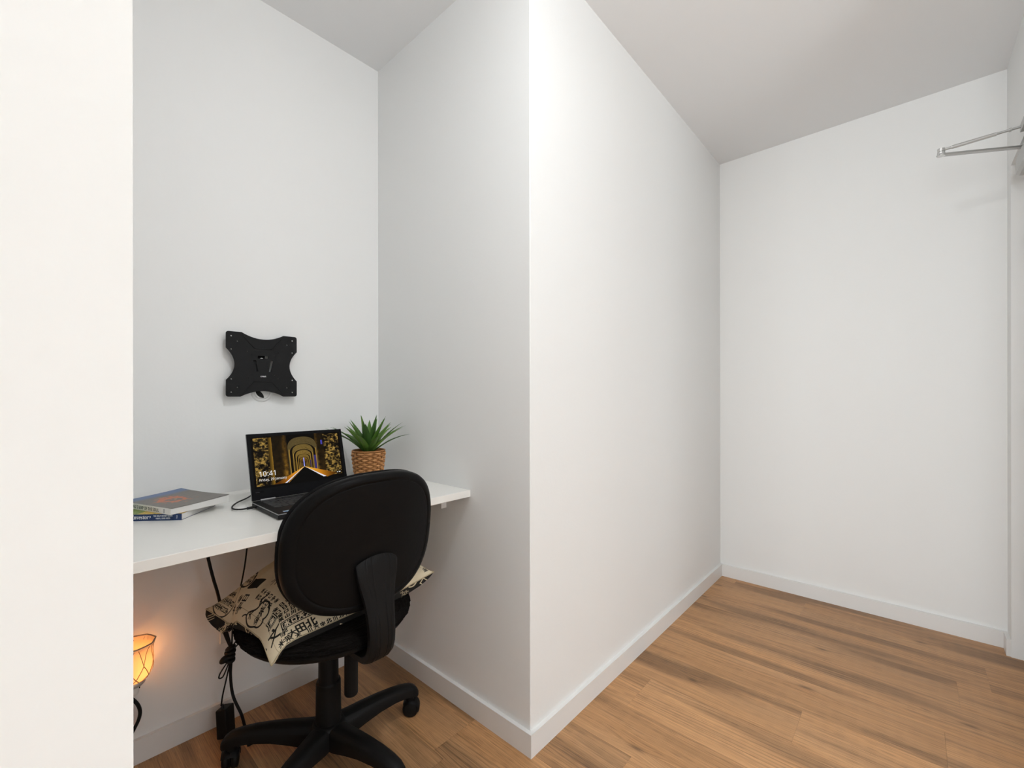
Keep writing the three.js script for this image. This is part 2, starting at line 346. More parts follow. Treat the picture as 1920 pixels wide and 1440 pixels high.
{
  const t = thing('cable_grommet', 'round white cable outlet in wall under the bracket', 'grommet', V(0.5465, 1.0625, VA));
  const prof = [[0.0240, -0.004], [0.0240, 0.0030], [0.0275, 0.0042], [0.0335, 0.0032], [0.0347, 0.0]].map(([r, y]) => new THREE.Vector2(r, y));
  const g = new THREE.LatheGeometry(prof, 48); g.rotateX(Math.PI / 2); part('rim', g, M.plasticWhite, t);
  const s = new THREE.Shape(); s.absarc(0, 0, 0.0245, 0, Math.PI * 2, false);
  const h = new THREE.Path(); h.moveTo(-0.0205, 0.006); h.bezierCurveTo(-0.0205, -0.010, -0.010, -0.0205, 0.0065, -0.0215); h.bezierCurveTo(0.007, -0.010, -0.001, -0.003, -0.009, 0.006); h.lineTo(-0.0205, 0.006); s.holes.push(h);
  const ins = new THREE.ExtrudeGeometry(s, { depth: 0.002, bevelEnabled: false, curveSegments: 24 }); ins.translate(0, 0, 0.0006); part('cover_insert', ins, M.plasticWhite, t);
  const bk = new THREE.CircleGeometry(0.0243, 32); bk.translate(0, 0, 0.0004); part('opening', bk, M.rubber, t);  // black disc stands for the dark hollow behind the cover
}
// ------------------------------------------------------------------ wall power outlet
{
  const t = thing('power_outlet', 'white plastic wall power outlet behind the office chair', 'outlet', V(0.478, 0.290, VA));
  const pl = rbox(0.116, 0.074, 0.010, 0.003); pl.translate(0, 0, 0.005); part('cover_plate', pl, M.plasticWhite, t);
  for (const s of [-1, 1]) { const r = rbox(0.013, 0.019, 0.004, 0.0015); r.translate(s * 0.038, 0.018, 0.0115); part('switch', r, M.plasticWhite, t); }
  const pg = rbox(0.034, 0.036, 0.03, 0.006); pg.translate(0.027, -0.010, 0.025); part('plug', pg, M.rubber, t);
}

// ------------------------------------------------------------------ laptop
{
  const W = 0.2854, D = 0.1914, S = 0.192;
  const t = thing('laptop', 'open black laptop showing a vaulted tunnel lock screen', 'laptop', V(0.4269, DT, 1.3634));
  const b = rbox(W, 0.011, D, 0.003); b.translate(W / 2, 0.0075, D / 2); part('base', b, M.laptopDark, t);
  for (const [fx, fz] of [[0.03, 0.02], [W - 0.03, 0.02], [0.03, D - 0.02], [W - 0.03, D - 0.02]]) { const f = new THREE.CylinderGeometry(0.006, 0.006, 0.0025, 16); f.translate(fx, 0.00125, fz); part('rubber_foot', f, M.rubber, t); }
  const e = rbox(W + 0.0008, 0.0022, D + 0.0008, 0.0008); e.translate(W / 2, 0.0142, D / 2); part('edge_trim', e, M.laptopEdge, t);
  const dk = rbox(W - 0.002, 0.002, D - 0.002, 0.0008); dk.translate(W / 2, 0.0160, D / 2); const deck = part('keyboard_deck', dk, M.laptopDark, t);
  const kg = {}; const keyGeo = (w, d) => kg[w + '_' + d] ??= rbox(w, 0.0016, d, 0.0006, 1);
  const rows = [[0.010, 14, []], [0.0150, 13, [[12, 1.9]]], [0.0150, 13, [[0, 1.4], [12, 1.5]]], [0.0150, 12, [[0, 1.7], [11, 2.2]]], [0.0150, 11, [[0, 2.2], [10, 2.7]]], [0.0150, 9, [[3, 5.4], [0, 1.1]]]];
  let z = 0.022;
  for (const [d, n, wide] of rows) {
    let units = n; for (const [, w] of wide) units += w - 1;
    const u = 0.252 / units; let x = 0.0167;
    for (let k = 0; k < n; k++) {
      const w = u * (wide.find(q => q[0] === k)?.[1] ?? 1);
      const m = part('key', keyGeo(+(w - 0.0026).toFixed(4), d), M.key, deck); m.position.set(x + w / 2, 0.0176, z + d / 2); x += w;
    }
    z += d + 0.0030;
  }
  const tp = rbox(0.098, 0.0008, 0.058, 0.0003, 1); tp.translate(W / 2, 0.0171, 0.154); part('trackpad', tp, M.key, t);
  const [sc, sx] = canvas(128, 80); sx.fillStyle = '#cfdde6'; sx.fillRect(0, 0, 128, 80); sx.fillStyle = '#3f78b4'; sx.fillRect(0, 52, 128, 28); sx.fillStyle = '#8fb3cf'; sx.fillRect(14, 14, 70, 20);
  const st = new THREE.BoxGeometry(0.021, 0.0003, 0.011); st.translate(0.028, 0.0171, 0.177); part('sticker', st, std({ map: ctex(sc), roughness: 0.5 }), t);
  for (const x of [0.040, W - 0.040]) { const h = rbox(0.040, 0.006, 0.006, 0.002); h.translate(x, 0.0185, 0.0075); part('hinge_cover', h, M.laptopEdge, t); }
  // lid
  const lid = rbox(W, S, 0.005, 0.0022); lid.translate(W / 2, S / 2, -0.0025);
  const L = part('screen_lid', lid, M.laptopEdge, t); L.position.set(0, 0.017, 0.0); L.rotation.x = -0.268;
  const bz = rbox(W - 0.0016, S - 0.0016, 0.0016, 0.0007); bz.translate(W / 2, S / 2, 0.0006);
  part('bezel', bz, phys({ color: lin(0.005, 0.005, 0.006), roughness: 0.35, specularIntensity: 0.12 }), L);
  // lock screen picture
  const CW = 1280, CHh = 720; const [c, x] = canvas(CW, CHh);
  x.fillStyle = '#0b0805'; x.fillRect(0, 0, CW, CHh);
  const rock = (x0, x1, y0, y1, k) => {
    for (let j = y0; j < y1; j += 4) for (let i = x0; i < x1; i += 4) {
      const q = fbm(i / 70, j / 52, k), q2 = fbm(i / 26, j / 20, k + 3), q3 = fbm(i / 9, j / 8, k + 5), cr = smooth(0.36, 0.66, q * 0.5 + q2 * 0.5), br = 0.35 + 0.75 * q2 + 0.5 * (q3 - 0.5);
      x.fillStyle = `rgb(${(14 + 178 * cr * br) | 0},${(10 + 145 * cr * br) | 0},${(5 + 72 * cr * br) | 0})`; x.fillRect(i, j, 4, 4);
    }
  };
  const wash = (x0, x1, y0, y1, f) => { for (let j = y0; j < y1; j += 4) for (let i = x0; i < x1; i += 4) { const [r, g, b2] = f((i - x0) / (x1 - x0), (j - y0) / (y1 - y0), i, j); x.fillStyle = `rgb(${r | 0},${g | 0},${b2 | 0})`; x.fillRect(i, j, 4, 4); } };
  wash(260, 470, 0, 640, (s, q, i, j) => { const n = fbm(i / 40, j / 40, 5), g = (0.25 + 0.75 * Math.exp(-(((s - 0.82) / 0.16) ** 2))) * (0.4 + 0.6 * q); return [20 + 120 * g * n * 1.5, 14 + 92 * g * n * 1.4, 6 + 38 * g * n]; });
  wash(880, 1020, 0, 640, (s, q, i, j) => { const n = fbm(i / 40, j / 40, 6), g = (0.25 + 0.75 * Math.exp(-(((s - 0.10) / 0.14) ** 2))) * (0.4 + 0.6 * q); return [20 + 130 * g * n * 1.5, 14 + 100 * g * n * 1.4, 6 + 40 * g * n]; });
  rock(30, 270, 20, 700, 31); rock(1010, 1250, 20, 660, 47);
  wash(220, 268, 20, 700, (s, q) => [60 + 90 * s, 45 + 66 * s, 14 + 20 * s]);
  const cx = 690, cy = 470;
  const archPath = (w, top, base) => { x.beginPath(); x.moveTo(cx - w, base); x.lineTo(cx - w, top + w * 0.55); x.bezierCurveTo(cx - w * 0.9, top - w * 0.02, cx - w * 0.4, top - w * 0.10, cx, top - w * 0.10); x.bezierCurveTo(cx + w * 0.4, top - w * 0.10, cx + w * 0.9, top - w * 0.02, cx + w, top + w * 0.55); x.lineTo(cx + w, base); x.closePath(); };
  const arches = [[212, 60, 640], [152, 168, 590], [112, 252, 560], [82, 310, 535], [60, 352, 518], [44, 382, 505], [31, 404, 495], [21, 420, 488]];
  arches.forEach(([w, top, base], k) => {
    archPath(w, top, base); x.fillStyle = ['#5a4c2c', '#75602f', '#836930', '#7c632c', '#76591f', '#664a19', '#503a13', '#3a290e'][k]; x.fill();
    if (k < 3) for (let q = 0; q < 260; q++) { const a = (hash2(q, k, 71) - 0.5) * 1.7 * w, b2 = top + hash2(q, k, 72) * w * 0.7; x.fillStyle = hash2(q, k, 73) > 0.5 ? 'rgba(150,120,66,0.35)' : 'rgba(24,16,6,0.35)'; x.fillRect(cx + a, b2, 6, 4); }
    archPath(w * 0.90, top + w * 0.50, base + 2); x.fillStyle = '#130d06'; x.fill();
    x.fillStyle = '#b98f3c'; x.fillRect(cx - w * 0.93, top + w * 0.75, Math.max(2, w * 0.045), base - top - w * 0.75); x.fillRect(cx + w * 0.88, top + w * 0.75, Math.max(2, w * 0.045), base - top - w * 0.75);
  });
  x.fillStyle = '#3d3570'; x.fillRect(cx + 152, 330, 34, 230); x.fillStyle = '#4a46a8'; x.fillRect(968, 110, 26, 66); x.fillStyle = '#2e2a66'; x.fillRect(cx + 90, 400, 14, 100);
  for (let k = 0; k < 9; k++) { x.fillStyle = '#7d5f24'; x.fillRect(cx + 30 + k * 15, 430 - k * 6, 3, 70 + k * 10); x.fillRect(cx - 34 - k * 15, 430 - k * 6, 3, 70 + k * 10); }
  x.fillStyle = '#5a62ff'; x.fillRect(cx - 7, 356, 15, 134); x.fillStyle = '#dfe4ff'; x.fillRect(cx - 3, 356, 7, 130);
  const poly = (col, pts) => { x.fillStyle = col; x.beginPath(); pts.forEach(([a, b2], k) => k ? x.lineTo(a, b2) : x.moveTo(a, b2)); x.closePath(); x.fill(); };
  const gl = x.createLinearGradient(330, 0, cx, 0); gl.addColorStop(0, '#5b3407'); gl.addColorStop(0.5, '#d98a1e'); gl.addColorStop(1, '#f6c053');
  poly(gl, [[cx - 6, 484], [250, 690], [420, 690], [cx - 2, 490]]);
  const gr = x.createLinearGradient(cx, 0, 1150, 0); gr.addColorStop(0, '#f6c053'); gr.addColorStop(0.5, '#d0851c'); gr.addColorStop(1, '#4a2a06');
  poly(gr, [[cx + 6, 484], [1180, 640], [1010, 680], [cx + 2, 490]]);
  poly('#0a0908', [[cx, 486], [440, 720], [1010, 720]]);
  poly('#eef0ff', [[cx - 3, 486], [395, 690], [425, 690]]); poly('#eef0ff', [[cx + 3, 486], [955, 670], [1000, 670]]);
  poly('#e0a03a', [[cx - 3, 490], [440, 690], [450, 690]]);
  poly('#0a0908', [[0, 690], [1280, 690], [1280, 720], [0, 720]]);
  x.fillStyle = '#ffffff'; x.font = '96px sans-serif'; x.fillText('10:41', 66, 560); x.font = '45px sans-serif'; x.fillText('Friday, 29 January', 66, 624);
  x.font = '28px sans-serif'; x.fillRect(1170, 622, 16, 12); x.fillRect(1200, 620, 26, 14);
  const dt = ctex(c);
  const dg = new THREE.PlaneGeometry(0.266, 0.150); dg.translate(W / 2, 0.032 + 0.075, 0.0016);
  part('display', dg, phys({ color: 0x000000, emissive: 0xffffff, emissiveMap: dt, emissiveIntensity: 0.9, roughness: 0.35, specularIntensity: 0.08 }), L);
  const [nc, nx] = canvas(256, 48); nx.fillStyle = '#060607'; nx.fillRect(0, 0, 256, 48); nx.fillStyle = '#5c5c5e'; nx.font = 'bold 36px sans-serif'; nx.fillText('Lenovo', 8, 36);
  const ng = new THREE.PlaneGeometry(0.022, 0.0042); ng.translate(0.022, 0.023, 0.00145); part('lettering', ng, phys({ map: ctex(nc), roughness: 0.4, specularIntensity: 0.12 }), L);
}

// ------------------------------------------------------------------ books
function book(label, pos, phi, w, h, t, drawSpine, drawCover, coverHex, curl) {
  const g = thing('paperback_book', label, 'book', pos, 'paperbacks at the left end of the desk'); g.rotation.y = phi;
  const cm = std({ color: new THREE.Color(coverHex), roughness: 0.5 });
  const curlY = (a, b) => curl * (a * a * (0.5 + 0.5 * Math.abs(2 * b - 1) ** 2) );
  // page block with lightly fanned leaves
  const pb = grid(10, 14, (a, b) => [a * (w - 0.0015), t - 0.0007 + curlY(a, b) * 0.85, -0.001 - b * (h - 0.002)]);
  const side = (f) => grid(20, 4, f);
  const top = (a, b) => t - 0.0007 + curlY(a, b) * 0.85;
  part('page_block', merge([pb,
    side((a, q) => [a * (w - 0.0015), lerp(0.0006, top(a, 0), q), -0.001]),
    side((a, q) => [(1 - a) * (w - 0.0015), lerp(0.0006, top(1 - a, 1), q), -h + 0.001]),
    side((a, q) => [w - 0.0015, lerp(0.0006, top(1, a), q), -0.001 - a * (h - 0.002)])]), M.paper, g);
  const bc = new THREE.BoxGeometry(w, 0.0006, h); bc.translate(w / 2, 0.0003, -h / 2); part('back_cover', bc, cm, g);
  const [c, x] = canvas(420, 600); drawCover(x, 420, 600);
  const top2 = grid(16, 20, (a, b) => [a * w, t + curlY(a, b), -b * h], (a, b) => [a, b]);
  const under = grid(16, 20, (a, b) => [(1 - a) * w, t - 0.0005 + curlY(1 - a, b), -b * h], (a, b) => [1 - a, b]);
  part('front_cover', merge([top2, under]), std({ map: ctex(c), roughness: 0.45 }), g);
  const [s, y] = canvas(1024, Math.round(1024 * t / h)); drawSpine(y, 1024, s.height);
  const sp = new THREE.PlaneGeometry(h, t); sp.rotateY(-Math.PI / 2); sp.translate(-0.0008, t / 2, -h / 2);
  part('spine', sp, std({ map: ctex(s), roughness: 0.5 }), g);
  const sb = new THREE.BoxGeometry(0.0014, t, h); sb.translate(0, t / 2, -h / 2); part('spine_board', sb, cm, g);
  return g;
}
book('navy paperback with white spine lettering, lower of two', V(0.267, DT, 1.361), 0.82, 0.145, 0.212, 0.0163,
  (x, W, H) => {
    x.fillStyle = '#14305c'; x.fillRect(0, 0, W, H); x.fillStyle = '#f2f2ee';
    const fit = (str, font, x0, x1, y) => { x.font = font; x.textAlign = 'left'; x.textBaseline = 'middle'; x.save(); x.translate(x0, y); x.scale((x1 - x0) / x.measureText(str).width, 1); x.fillText(str, 0, 0); x.restore(); };
    fit('investor', `italic bold ${H * 0.78}px serif`, 462, 648, H * 0.46); fit('\u2019', `bold ${H * 1.1}px serif`, 655, 678, H * 0.66);
    fit('THE ONLY MONEY GUIDE', `bold ${H * 0.32}px sans-serif`, 704, 922, H * 0.30); fit("YOU'LL EVER NEED", `bold ${H * 0.32}px sans-serif`, 730, 896, H * 0.68); x.textAlign = 'center';
    x.save(); x.translate(972, H / 2); x.rotate(Math.PI / 2); x.font = `${H * 0.22}px sans-serif`; x.fillText('Wiley', 0, 0); x.restore();
  },
  (x, W, H) => {
    x.fillStyle = '#8ea7c9'; x.fillRect(0, 0, W, H); x.fillStyle = '#d9b45a'; x.fillRect(0, 0, W * 0.30, H); x.fillStyle = '#7d9247'; x.fillRect(0, 0, W * 0.5, H * 0.5);
    for (let k = 0; k < 900; k++) { x.fillStyle = hash2(k, 1, 5) > 0.5 ? 'rgba(60,90,40,0.25)' : 'rgba(220,200,120,0.25)'; x.fillRect(hash2(k, 2, 5) * W * 0.5, hash2(k, 3, 5) * H * 0.8, 14, 6); }
    x.fillStyle = '#2b3f6e'; x.fillRect(W * 0.55, 0, W * 0.45, H);
  }, 0x14305c, 0.0);
book('grey paperback with white spine, on top of navy one', V(0.245, DT + 0.0168, 1.362), 0.34, 0.150, 0.213, 0.0152,
  (x, W, H) => {
    x.fillStyle = '#f0ece6'; x.fillRect(0, 0, W, H); x.fillStyle = '#232a34'; x.font = `bold ${H * 0.74}px sans-serif`; x.textAlign = 'right'; x.textBaseline = 'middle';
    x.save(); x.translate(800, H * 0.54); x.scale(580 / x.measureText("JUNG'S MAP OF THE SOUL").width, 1); x.fillText("JUNG'S MAP OF THE SOUL", 0, 0); x.restore();
    x.fillStyle = '#3a3a3a'; x.fillRect(895, H * 0.15, 12, H * 0.7);
  },
  (x, W, H) => {
    x.fillStyle = '#77716c'; x.fillRect(0, 0, W, H);
    for (let j = 0; j < H; j += 4) for (let i = 0; i < W; i += 4) {
      const q = fbm(i / 90, j / 60, 61), q2 = fbm(i / 26, j / 18, 63), top = smooth(H * 0.26, H * 0.10, j + 50 * (q - 0.5));
      const d = Math.hypot((i - W * 0.42) / (W * 0.34), (j - H * 0.52) / (H * 0.26)) + 0.9 * (q - 0.5) + 0.7 * (q2 - 0.5), or = smooth(0.85, 0.62, d) * smooth(0.30, 0.48, d + 0.2 * q2);
      let r = 116 + 14 * (q2 - 0.5), g = 110 + 14 * (q2 - 0.5), b = 104 + 12 * (q2 - 0.5);
      r = lerp(r, 96, top); g = lerp(g, 116, top); b = lerp(b, 154, top); r = lerp(r, 196, or); g = lerp(g, 112, or); b = lerp(b, 78, or);
      x.fillStyle = `rgb(${r | 0},${g | 0},${b | 0})`; x.fillRect(i, j, 4, 4);
    }
    x.fillStyle = '#cdb46a'; x.fillRect(W * 0.44, H * 0.52, 20, 12);
  }, 0xd8d2ca, 0.006);

// ------------------------------------------------------------------ potted plant
{
  const t = thing('potted_plant', 'small spiky green plant in a woven tan pot', 'plant', V(0.842, DT, 1.462));
  const PH = 0.113, rad = y => { const q = clamp(y / PH, 0, 1); return lerp(0.0385, 0.0575, Math.pow(q, 0.55)); };
  const wv = [lin(0.50, 0.225, 0.072), lin(0.43, 0.185, 0.056), lin(0.55, 0.255, 0.086)].map(c => std({ color: c, roughness: 0.6 }));
  const inner = [[0.001, 0.003], [0.033, 0.003]]; for (let k = 0; k <= 8; k++) inner.push([rad(PH * k / 8) - 0.0046, PH * k / 8 * 0.985 + 0.003]);
  inner.push([0.0495, PH], [0.0490, PH - 0.018], [0.001, PH - 0.018]);
  part('pot_liner', new THREE.LatheGeometry(inner.map(([r, y]) => new THREE.Vector2(r, y)), 40), std({ color: lin(0.43, 0.185, 0.056), roughness: 0.8 }), t);
  const NS = 20, NR = 15;
  for (let k = 0; k < NS; k++) {
    const a = (k + 0.5) / NS * Math.PI * 2, pts = [];
    for (let q = 0; q <= 6; q++) { const y = 0.002 + (PH - 0.004) * q / 6; pts.push(new THREE.Vector3(Math.cos(a) * (rad(y) - 0.0008), y, Math.sin(a) * (rad(y) - 0.0008))); }
    part('stake', tube(pts, 0.0017, 10, 5), wv[1], t);
  }
  for (let r = 0; r < NR; r++) {
    const y = 0.005 + (PH - 0.012) * r / (NR - 1), pos = [], idx = [], N = 120, Q = 8, hh = 0.0040;
    for (let i = 0; i <= N; i++) {
      const a = i / N * Math.PI * 2, ph = Math.sin(a * NS / 2 + (r % 2) * Math.PI), R = rad(y) + 0.0036 * Math.sign(ph) * Math.pow(Math.abs(ph), 0.6);
      for (let q = 0; q < Q; q++) { const b = q / Q * Math.PI * 2, rr2 = R + 0.0010 * Math.cos(b), yy = y + hh * (0.80 + 0.20 * ph) * Math.sin(b) * 0.92; pos.push(rr2 * Math.cos(a), yy, rr2 * Math.sin(a)); }
    }
    for (let i = 0; i < N; i++) for (let q = 0; q < Q; q++) { const A = i * Q + q, B = i * Q + (q + 1) % Q; idx.push(A, B, B + Q, A, B + Q, A + Q); }
    const g = new THREE.BufferGeometry(); g.setAttribute('position', new THREE.Float32BufferAttribute(pos, 3)); g.setIndex(idx); g.computeVertexNormals();
    part('woven_strand', g, wv[r % 3], t);
  }
  const rim = new THREE.TorusGeometry(0.0565, 0.0026, 8, 64); rim.rotateX(Math.PI / 2); rim.translate(0, PH + 0.001, 0); part('rim', rim, wv[1], t);
  const soil = grid(24, 6, (s, q) => { const a = s * Math.PI * 2, r = q * 0.050; return [r * Math.cos(a), PH - 0.014 + 0.004 * noise(r * 300 + 5, s * 20, 3) * (1 - 0), -r * Math.sin(a)]; });
  part('soil', soil, std({ color: lin(0.055, 0.032, 0.018), roughness: 1 }), t);
  const leafMats = [lin(0.085, 0.190, 0.022), lin(0.062, 0.150, 0.018), lin(0.125, 0.240, 0.030), lin(0.045, 0.115, 0.016)].map(c => phys({ color: c, roughness: 0.48, side: THREE.DoubleSide }));
  const leaf = (az, el, len, wid, droop, k) => {
    const g = grid(6, 28, (s, q) => {
      const c = s * 2 - 1; let x = 0.010, y = 0, e = el;
      const n = 20, m = q * n; for (let i = 0; i < m; i++) { const st = Math.min(1, m - i) * len / n; e = el - droop * (i / n) ** 1.3; x += Math.cos(e) * st; y += Math.sin(e) * st; }
      const sh = Math.pow(Math.sin(Math.PI * Math.pow(lerp(0.10, 1, q), 0.62)), 0.9);
      const saw = 1 + 0.13 * Math.abs(((q * 13 + k * 0.37) % 1) - 0.5) * 2 * (q > 0.15 ? 1 : 0);
      const w = wid * Math.max(0.02, sh) * saw, fold = 0.42 * Math.abs(c) * w, roll = 0.10 * Math.sin(q * 5 + k) * w * c;
      const nx = -Math.sin(e), ny = Math.cos(e);
      return [x + nx * (fold + roll), y + ny * (fold + roll), c * w];
    });
    g.rotateY(az); g.translate(0, PH - 0.012, 0); return g;
  };
  // world bearing: az 0 = +u, pi/2 = -z (= +v, to the wall)
  const L = [];
  const ring = (n, el, len, wid, droop, a0) => { for (let k = 0; k < n; k++) L.push([a0 + k / n * Math.PI * 2 + rr(-0.16, 0.16), el + rr(-0.09, 0.09), len * rr(0.90, 1.08), wid, droop * rr(0.8, 1.2)]); };
  ring(4, 1.40, 0.146, 0.0138, 0.12, 0.3); ring(6, 1.16, 0.142, 0.0150, 0.22, 0.9); ring(8, 0.95, 0.152, 0.0132, 0.36, 0.2); ring(11, 0.76, 0.166, 0.0104, 0.50, 0.5);
  L.forEach((a, k) => part('leaf', leaf(...a, k), leafMats[k % 4], t));
}

// ------------------------------------------------------------------ office chair
const CHR = { u: 0.59, v: 1.247 };
{
  const t = thing('office_chair', 'black swivel office chair seen from behind on castors', 'chair', V(CHR.u, 0, CHR.v));
  const Lp = (u, y, v) => new THREE.Vector3(u - CHR.u, y, -(v - CHR.v));
  // backrest: superellipse outline on a curved, slightly reclined surface
  const bp = (w, y, d) => Lp(0.600 + w, y, 1.0 + 1.1 * w * w - 0.12 * (y - 0.7) + d);
  const outl = (a, q) => { const n = 2 / 2.6, c = Math.cos(a), s = Math.sin(a); return [0.2105 * q * Math.sign(c) * Math.abs(c) ** n, 0.678 + 0.1765 * q * Math.sign(s) * Math.abs(s) ** n]; };
  const rings = prof => { const N = 96; return grid(N, prof.length - 1, (s, q) => { const [r, d] = prof[Math.round(q * (prof.length - 1))], [w, y] = outl(s * Math.PI * 2, r); const p = bp(w, y, d); return [p.x, p.y, p.z]; }); };
  const bk = [[0.001, 0]]; for (let k = 1; k <= 10; k++) bk.push([0.086 * k, 0.0]);
  bk.push([0.868, 0.0012], [0.876, 0.0018], [0.884, 0.0010], [0.895, -0.0012], [0.93, -0.0012], [0.965, 0.0012], [0.985, 0.0055], [0.997, 0.0125], [1.0, 0.020], [0.995, 0.024], [0.95, 0.025]);
  part('backrest_shell', rings(bk), M.chairShell, t);
  const ft = [[0.93, 0.024], [0.985, 0.0255], [1.003, 0.030], [1.006, 0.037], [0.99, 0.045], [0.95, 0.051]]; for (let k = 8; k >= 0; k--) ft.push([Math.max(0.001, 0.11 * k), 0.053]);
  part('backrest_cushion', rings(ft), M.chairFabric, t);
  // back support bar with moulded grooves
  {
    const path = [[0.647, 1.0000, 0.0500], [0.641, 0.9965, 0.0560], [0.625, 0.9930, 0.0575], [0.600, 0.9900, 0.0545], [0.570, 0.9860, 0.0475], [0.540, 0.9810, 0.0410], [0.510, 0.9750, 0.0375], [0.480, 0.9700, 0.0360], [0.450, 0.9680, 0.0355], [0.425, 0.9700, 0.0355], [0.402, 0.9780, 0.0355], [0.384, 0.9930, 0.0350], [0.373, 1.0150, 0.0340], [0.368, 1.0450, 0.0330], [0.366, 1.0900, 0.0320], [0.366, 1.1700, 0.0320]];
    const loops = path.map(([y, v, w], k) => {
      const a = path[Math.max(0, k - 1)], b = path[Math.min(path.length - 1, k + 1)], ty = b[0] - a[0], tv = b[1] - a[1], l = Math.hypot(ty, tv);
      let ny = tv / l, nv = -ty / l; ny = -ny; nv = -nv;            // towards the outside of the bend
      const out = [], th = k === 0 ? 0.010 : 0.020, crown = k < 4 ? (0.006 * (1 - k / 4)) : 0;
      for (let i = 0; i <= 40; i++) {
        const s = i / 40 * 2 - 1, g = [0.30, 0.62].some(q => Math.abs(Math.abs(s) - q) < 0.027) ? 0.0016 : 0, e = 0.006 * Math.pow(Math.abs(s), 6);
        out.push(Lp(0.600 + s * w, y + (k < 2 ? -0.010 * s * s : 0) - ny * (g + e), v - nv * (g + e)));
      }
      for (let i = 0; i <= 6; i++) { const s = 1 - i / 6 * 2; out.push(Lp(0.600 + s * w * 0.97, y + (k < 2 ? -0.010 * s * s : 0) - ny * th, v - nv * th)); }
      return out;
    });
    part('back_support_bar', loft(loops), M.chairPlastic, t);
  }
  // seat
  const sh = [[0.001, 0.402], [0.10, 0.400], [0.185, 0.396], [0.208, 0.398], [0.217, 0.406], [0.219, 0.417], [0.212, 0.420]].map(([r, y]) => new THREE.Vector2(r, y));
  part('seat_shell', new THREE.LatheGeometry(sh, 72), M.chairPlastic, t);
  const pad = grid(300, 60, (s, q) => {
    const a = s * Math.PI * 2, prof = [[0.205, 0.416], [0.222, 0.417], [0.230, 0.423], [0.230, 0.431], [0.224, 0.438], [0.208, 0.443], [0.15, 0.445], [0.001, 0.446]];
    const f = q * (prof.length - 1), i = Math.min(prof.length - 2, Math.floor(f)), r0 = lerp(prof[i][0], prof[i + 1][0], f - i), y0 = lerp(prof[i][1], prof[i + 1][1], f - i);
    const n = ((fbm(s * 36, q * 14, 77) - 0.5) * 0.012 + (noise(s * 150, q * 40, 78) - 0.5) * 0.005) * smooth(0.001, 0.05, r0);
    return [(r0 + n) * Math.cos(a), y0 + n * 0.5, -(r0 + n) * Math.sin(a)];
  });
  part('seat_pad', pad, M.fur, t);
  const me = rbox(0.13, 0.05, 0.17, 0.012, 3); me.translate(0, 0.373, 0.0); part('tilt_mechanism', me, M.chairPlastic, t);
  const kn = new THREE.LatheGeometry([[0.001, 0.232], [0.0165, 0.232], [0.0185, 0.236], [0.0185, 0.300], [0.0180, 0.40], [0.001, 0.40]].map(([r, y]) => new THREE.Vector2(r, y)), 28); kn.translate(0.030, -0.026, 0.075); part('tension_knob', kn, M.chairPlastic, t);
  const lever = tube([new THREE.Vector3(0.05, 0.365, -0.04), new THREE.Vector3(0.12, 0.362, -0.05), new THREE.Vector3(0.19, 0.352, -0.06)], 0.005, 16, 8); part('height_lever', lever, M.chairPlastic, t);
  part('gas_column', new THREE.LatheGeometry([[0.001, 0.10], [0.036, 0.10], [0.0345, 0.118], [0.0335, 0.222], [0.0320, 0.228], [0.0275, 0.229], [0.0265, 0.352], [0.001, 0.352]].map(([r, y]) => new THREE.Vector2(r, y)), 40), M.chairPlastic, t);
  const hub = new THREE.LatheGeometry([[0.001, 0.055], [0.044, 0.055], [0.050, 0.066], [0.050, 0.100], [0.044, 0.112], [0.036, 0.114], [0.001, 0.114]].map(([r, y]) => new THREE.Vector2(r, y)), 40); part('base_hub', hub, M.chairPlastic, t);
  const R = 0.270;
  const st = [[0.020, 0.112, 0.058, 0.034], [0.060, 0.112, 0.060, 0.031], [0.100, 0.114, 0.068, 0.028], [0.150, 0.114, 0.076, 0.0255], [0.200, 0.111, 0.078, 0.0235], [0.240, 0.105, 0.074, 0.0220], [0.265, 0.098, 0.066, 0.0210], [0.281, 0.088, 0.060, 0.0180], [0.287, 0.078, 0.062, 0.0130]];
  const legLoops = st.map(([r, yt, yb, w]) => {
    const p = (x, y) => new THREE.Vector3(r, y, x), h = yt - yb;
    return [p(-w, yb), p(-w * 1.0, yb + h * 0.60), p(-w * 0.88, yt - h * 0.16), p(-w * 0.70, yt - h * 0.05), p(-w * 0.60, yt), p(0, yt + 0.001), p(w * 0.60, yt), p(w * 0.70, yt - h * 0.05), p(w * 0.88, yt - h * 0.16), p(w, yb + h * 0.60), p(w, yb), p(0, yb - 0.001)];
  });
  const legG = loft(legLoops);
  const knuckle = new THREE.CylinderGeometry(0.0145, 0.013, 0.045, 20); knuckle.translate(R - 0.008, 0.064, 0);
  const legGeo = merge([legG, knuckle]);
  // castor: hood over two wheels
  const wheel = (() => { const g = new THREE.LatheGeometry([[0.001, -0.0085], [0.019, -0.0085], [0.0245, -0.006], [0.0255, 0], [0.0245, 0.006], [0.019, 0.0085], [0.010, 0.0100], [0.001, 0.0105]].map(([r, y]) => new THREE.Vector2(r, y)), 32); g.rotateX(Math.PI / 2); return g; })();
  const hood = (() => {
    const outer = grid(24, 10, (s, q) => { const a = lerp(-0.35, 2.55, s), z = lerp(-0.0215, 0.0215, q), r = 0.0290 - 0.006 * Math.pow(Math.abs(q * 2 - 1), 4); return [r * Math.cos(a), 0.0260 + r * Math.sin(a), z]; });
    const inr = grid(24, 10, (s, q) => { const a = lerp(2.55, -0.35, s), z = lerp(-0.0215, 0.0215, q), r = 0.0270 - 0.006 * Math.pow(Math.abs(q * 2 - 1), 4); return [r * Math.cos(a), 0.0260 + r * Math.sin(a), z]; });
    const web = new THREE.BoxGeometry(0.030, 0.040, 0.003); web.translate(-0.004, 0.033, 0);
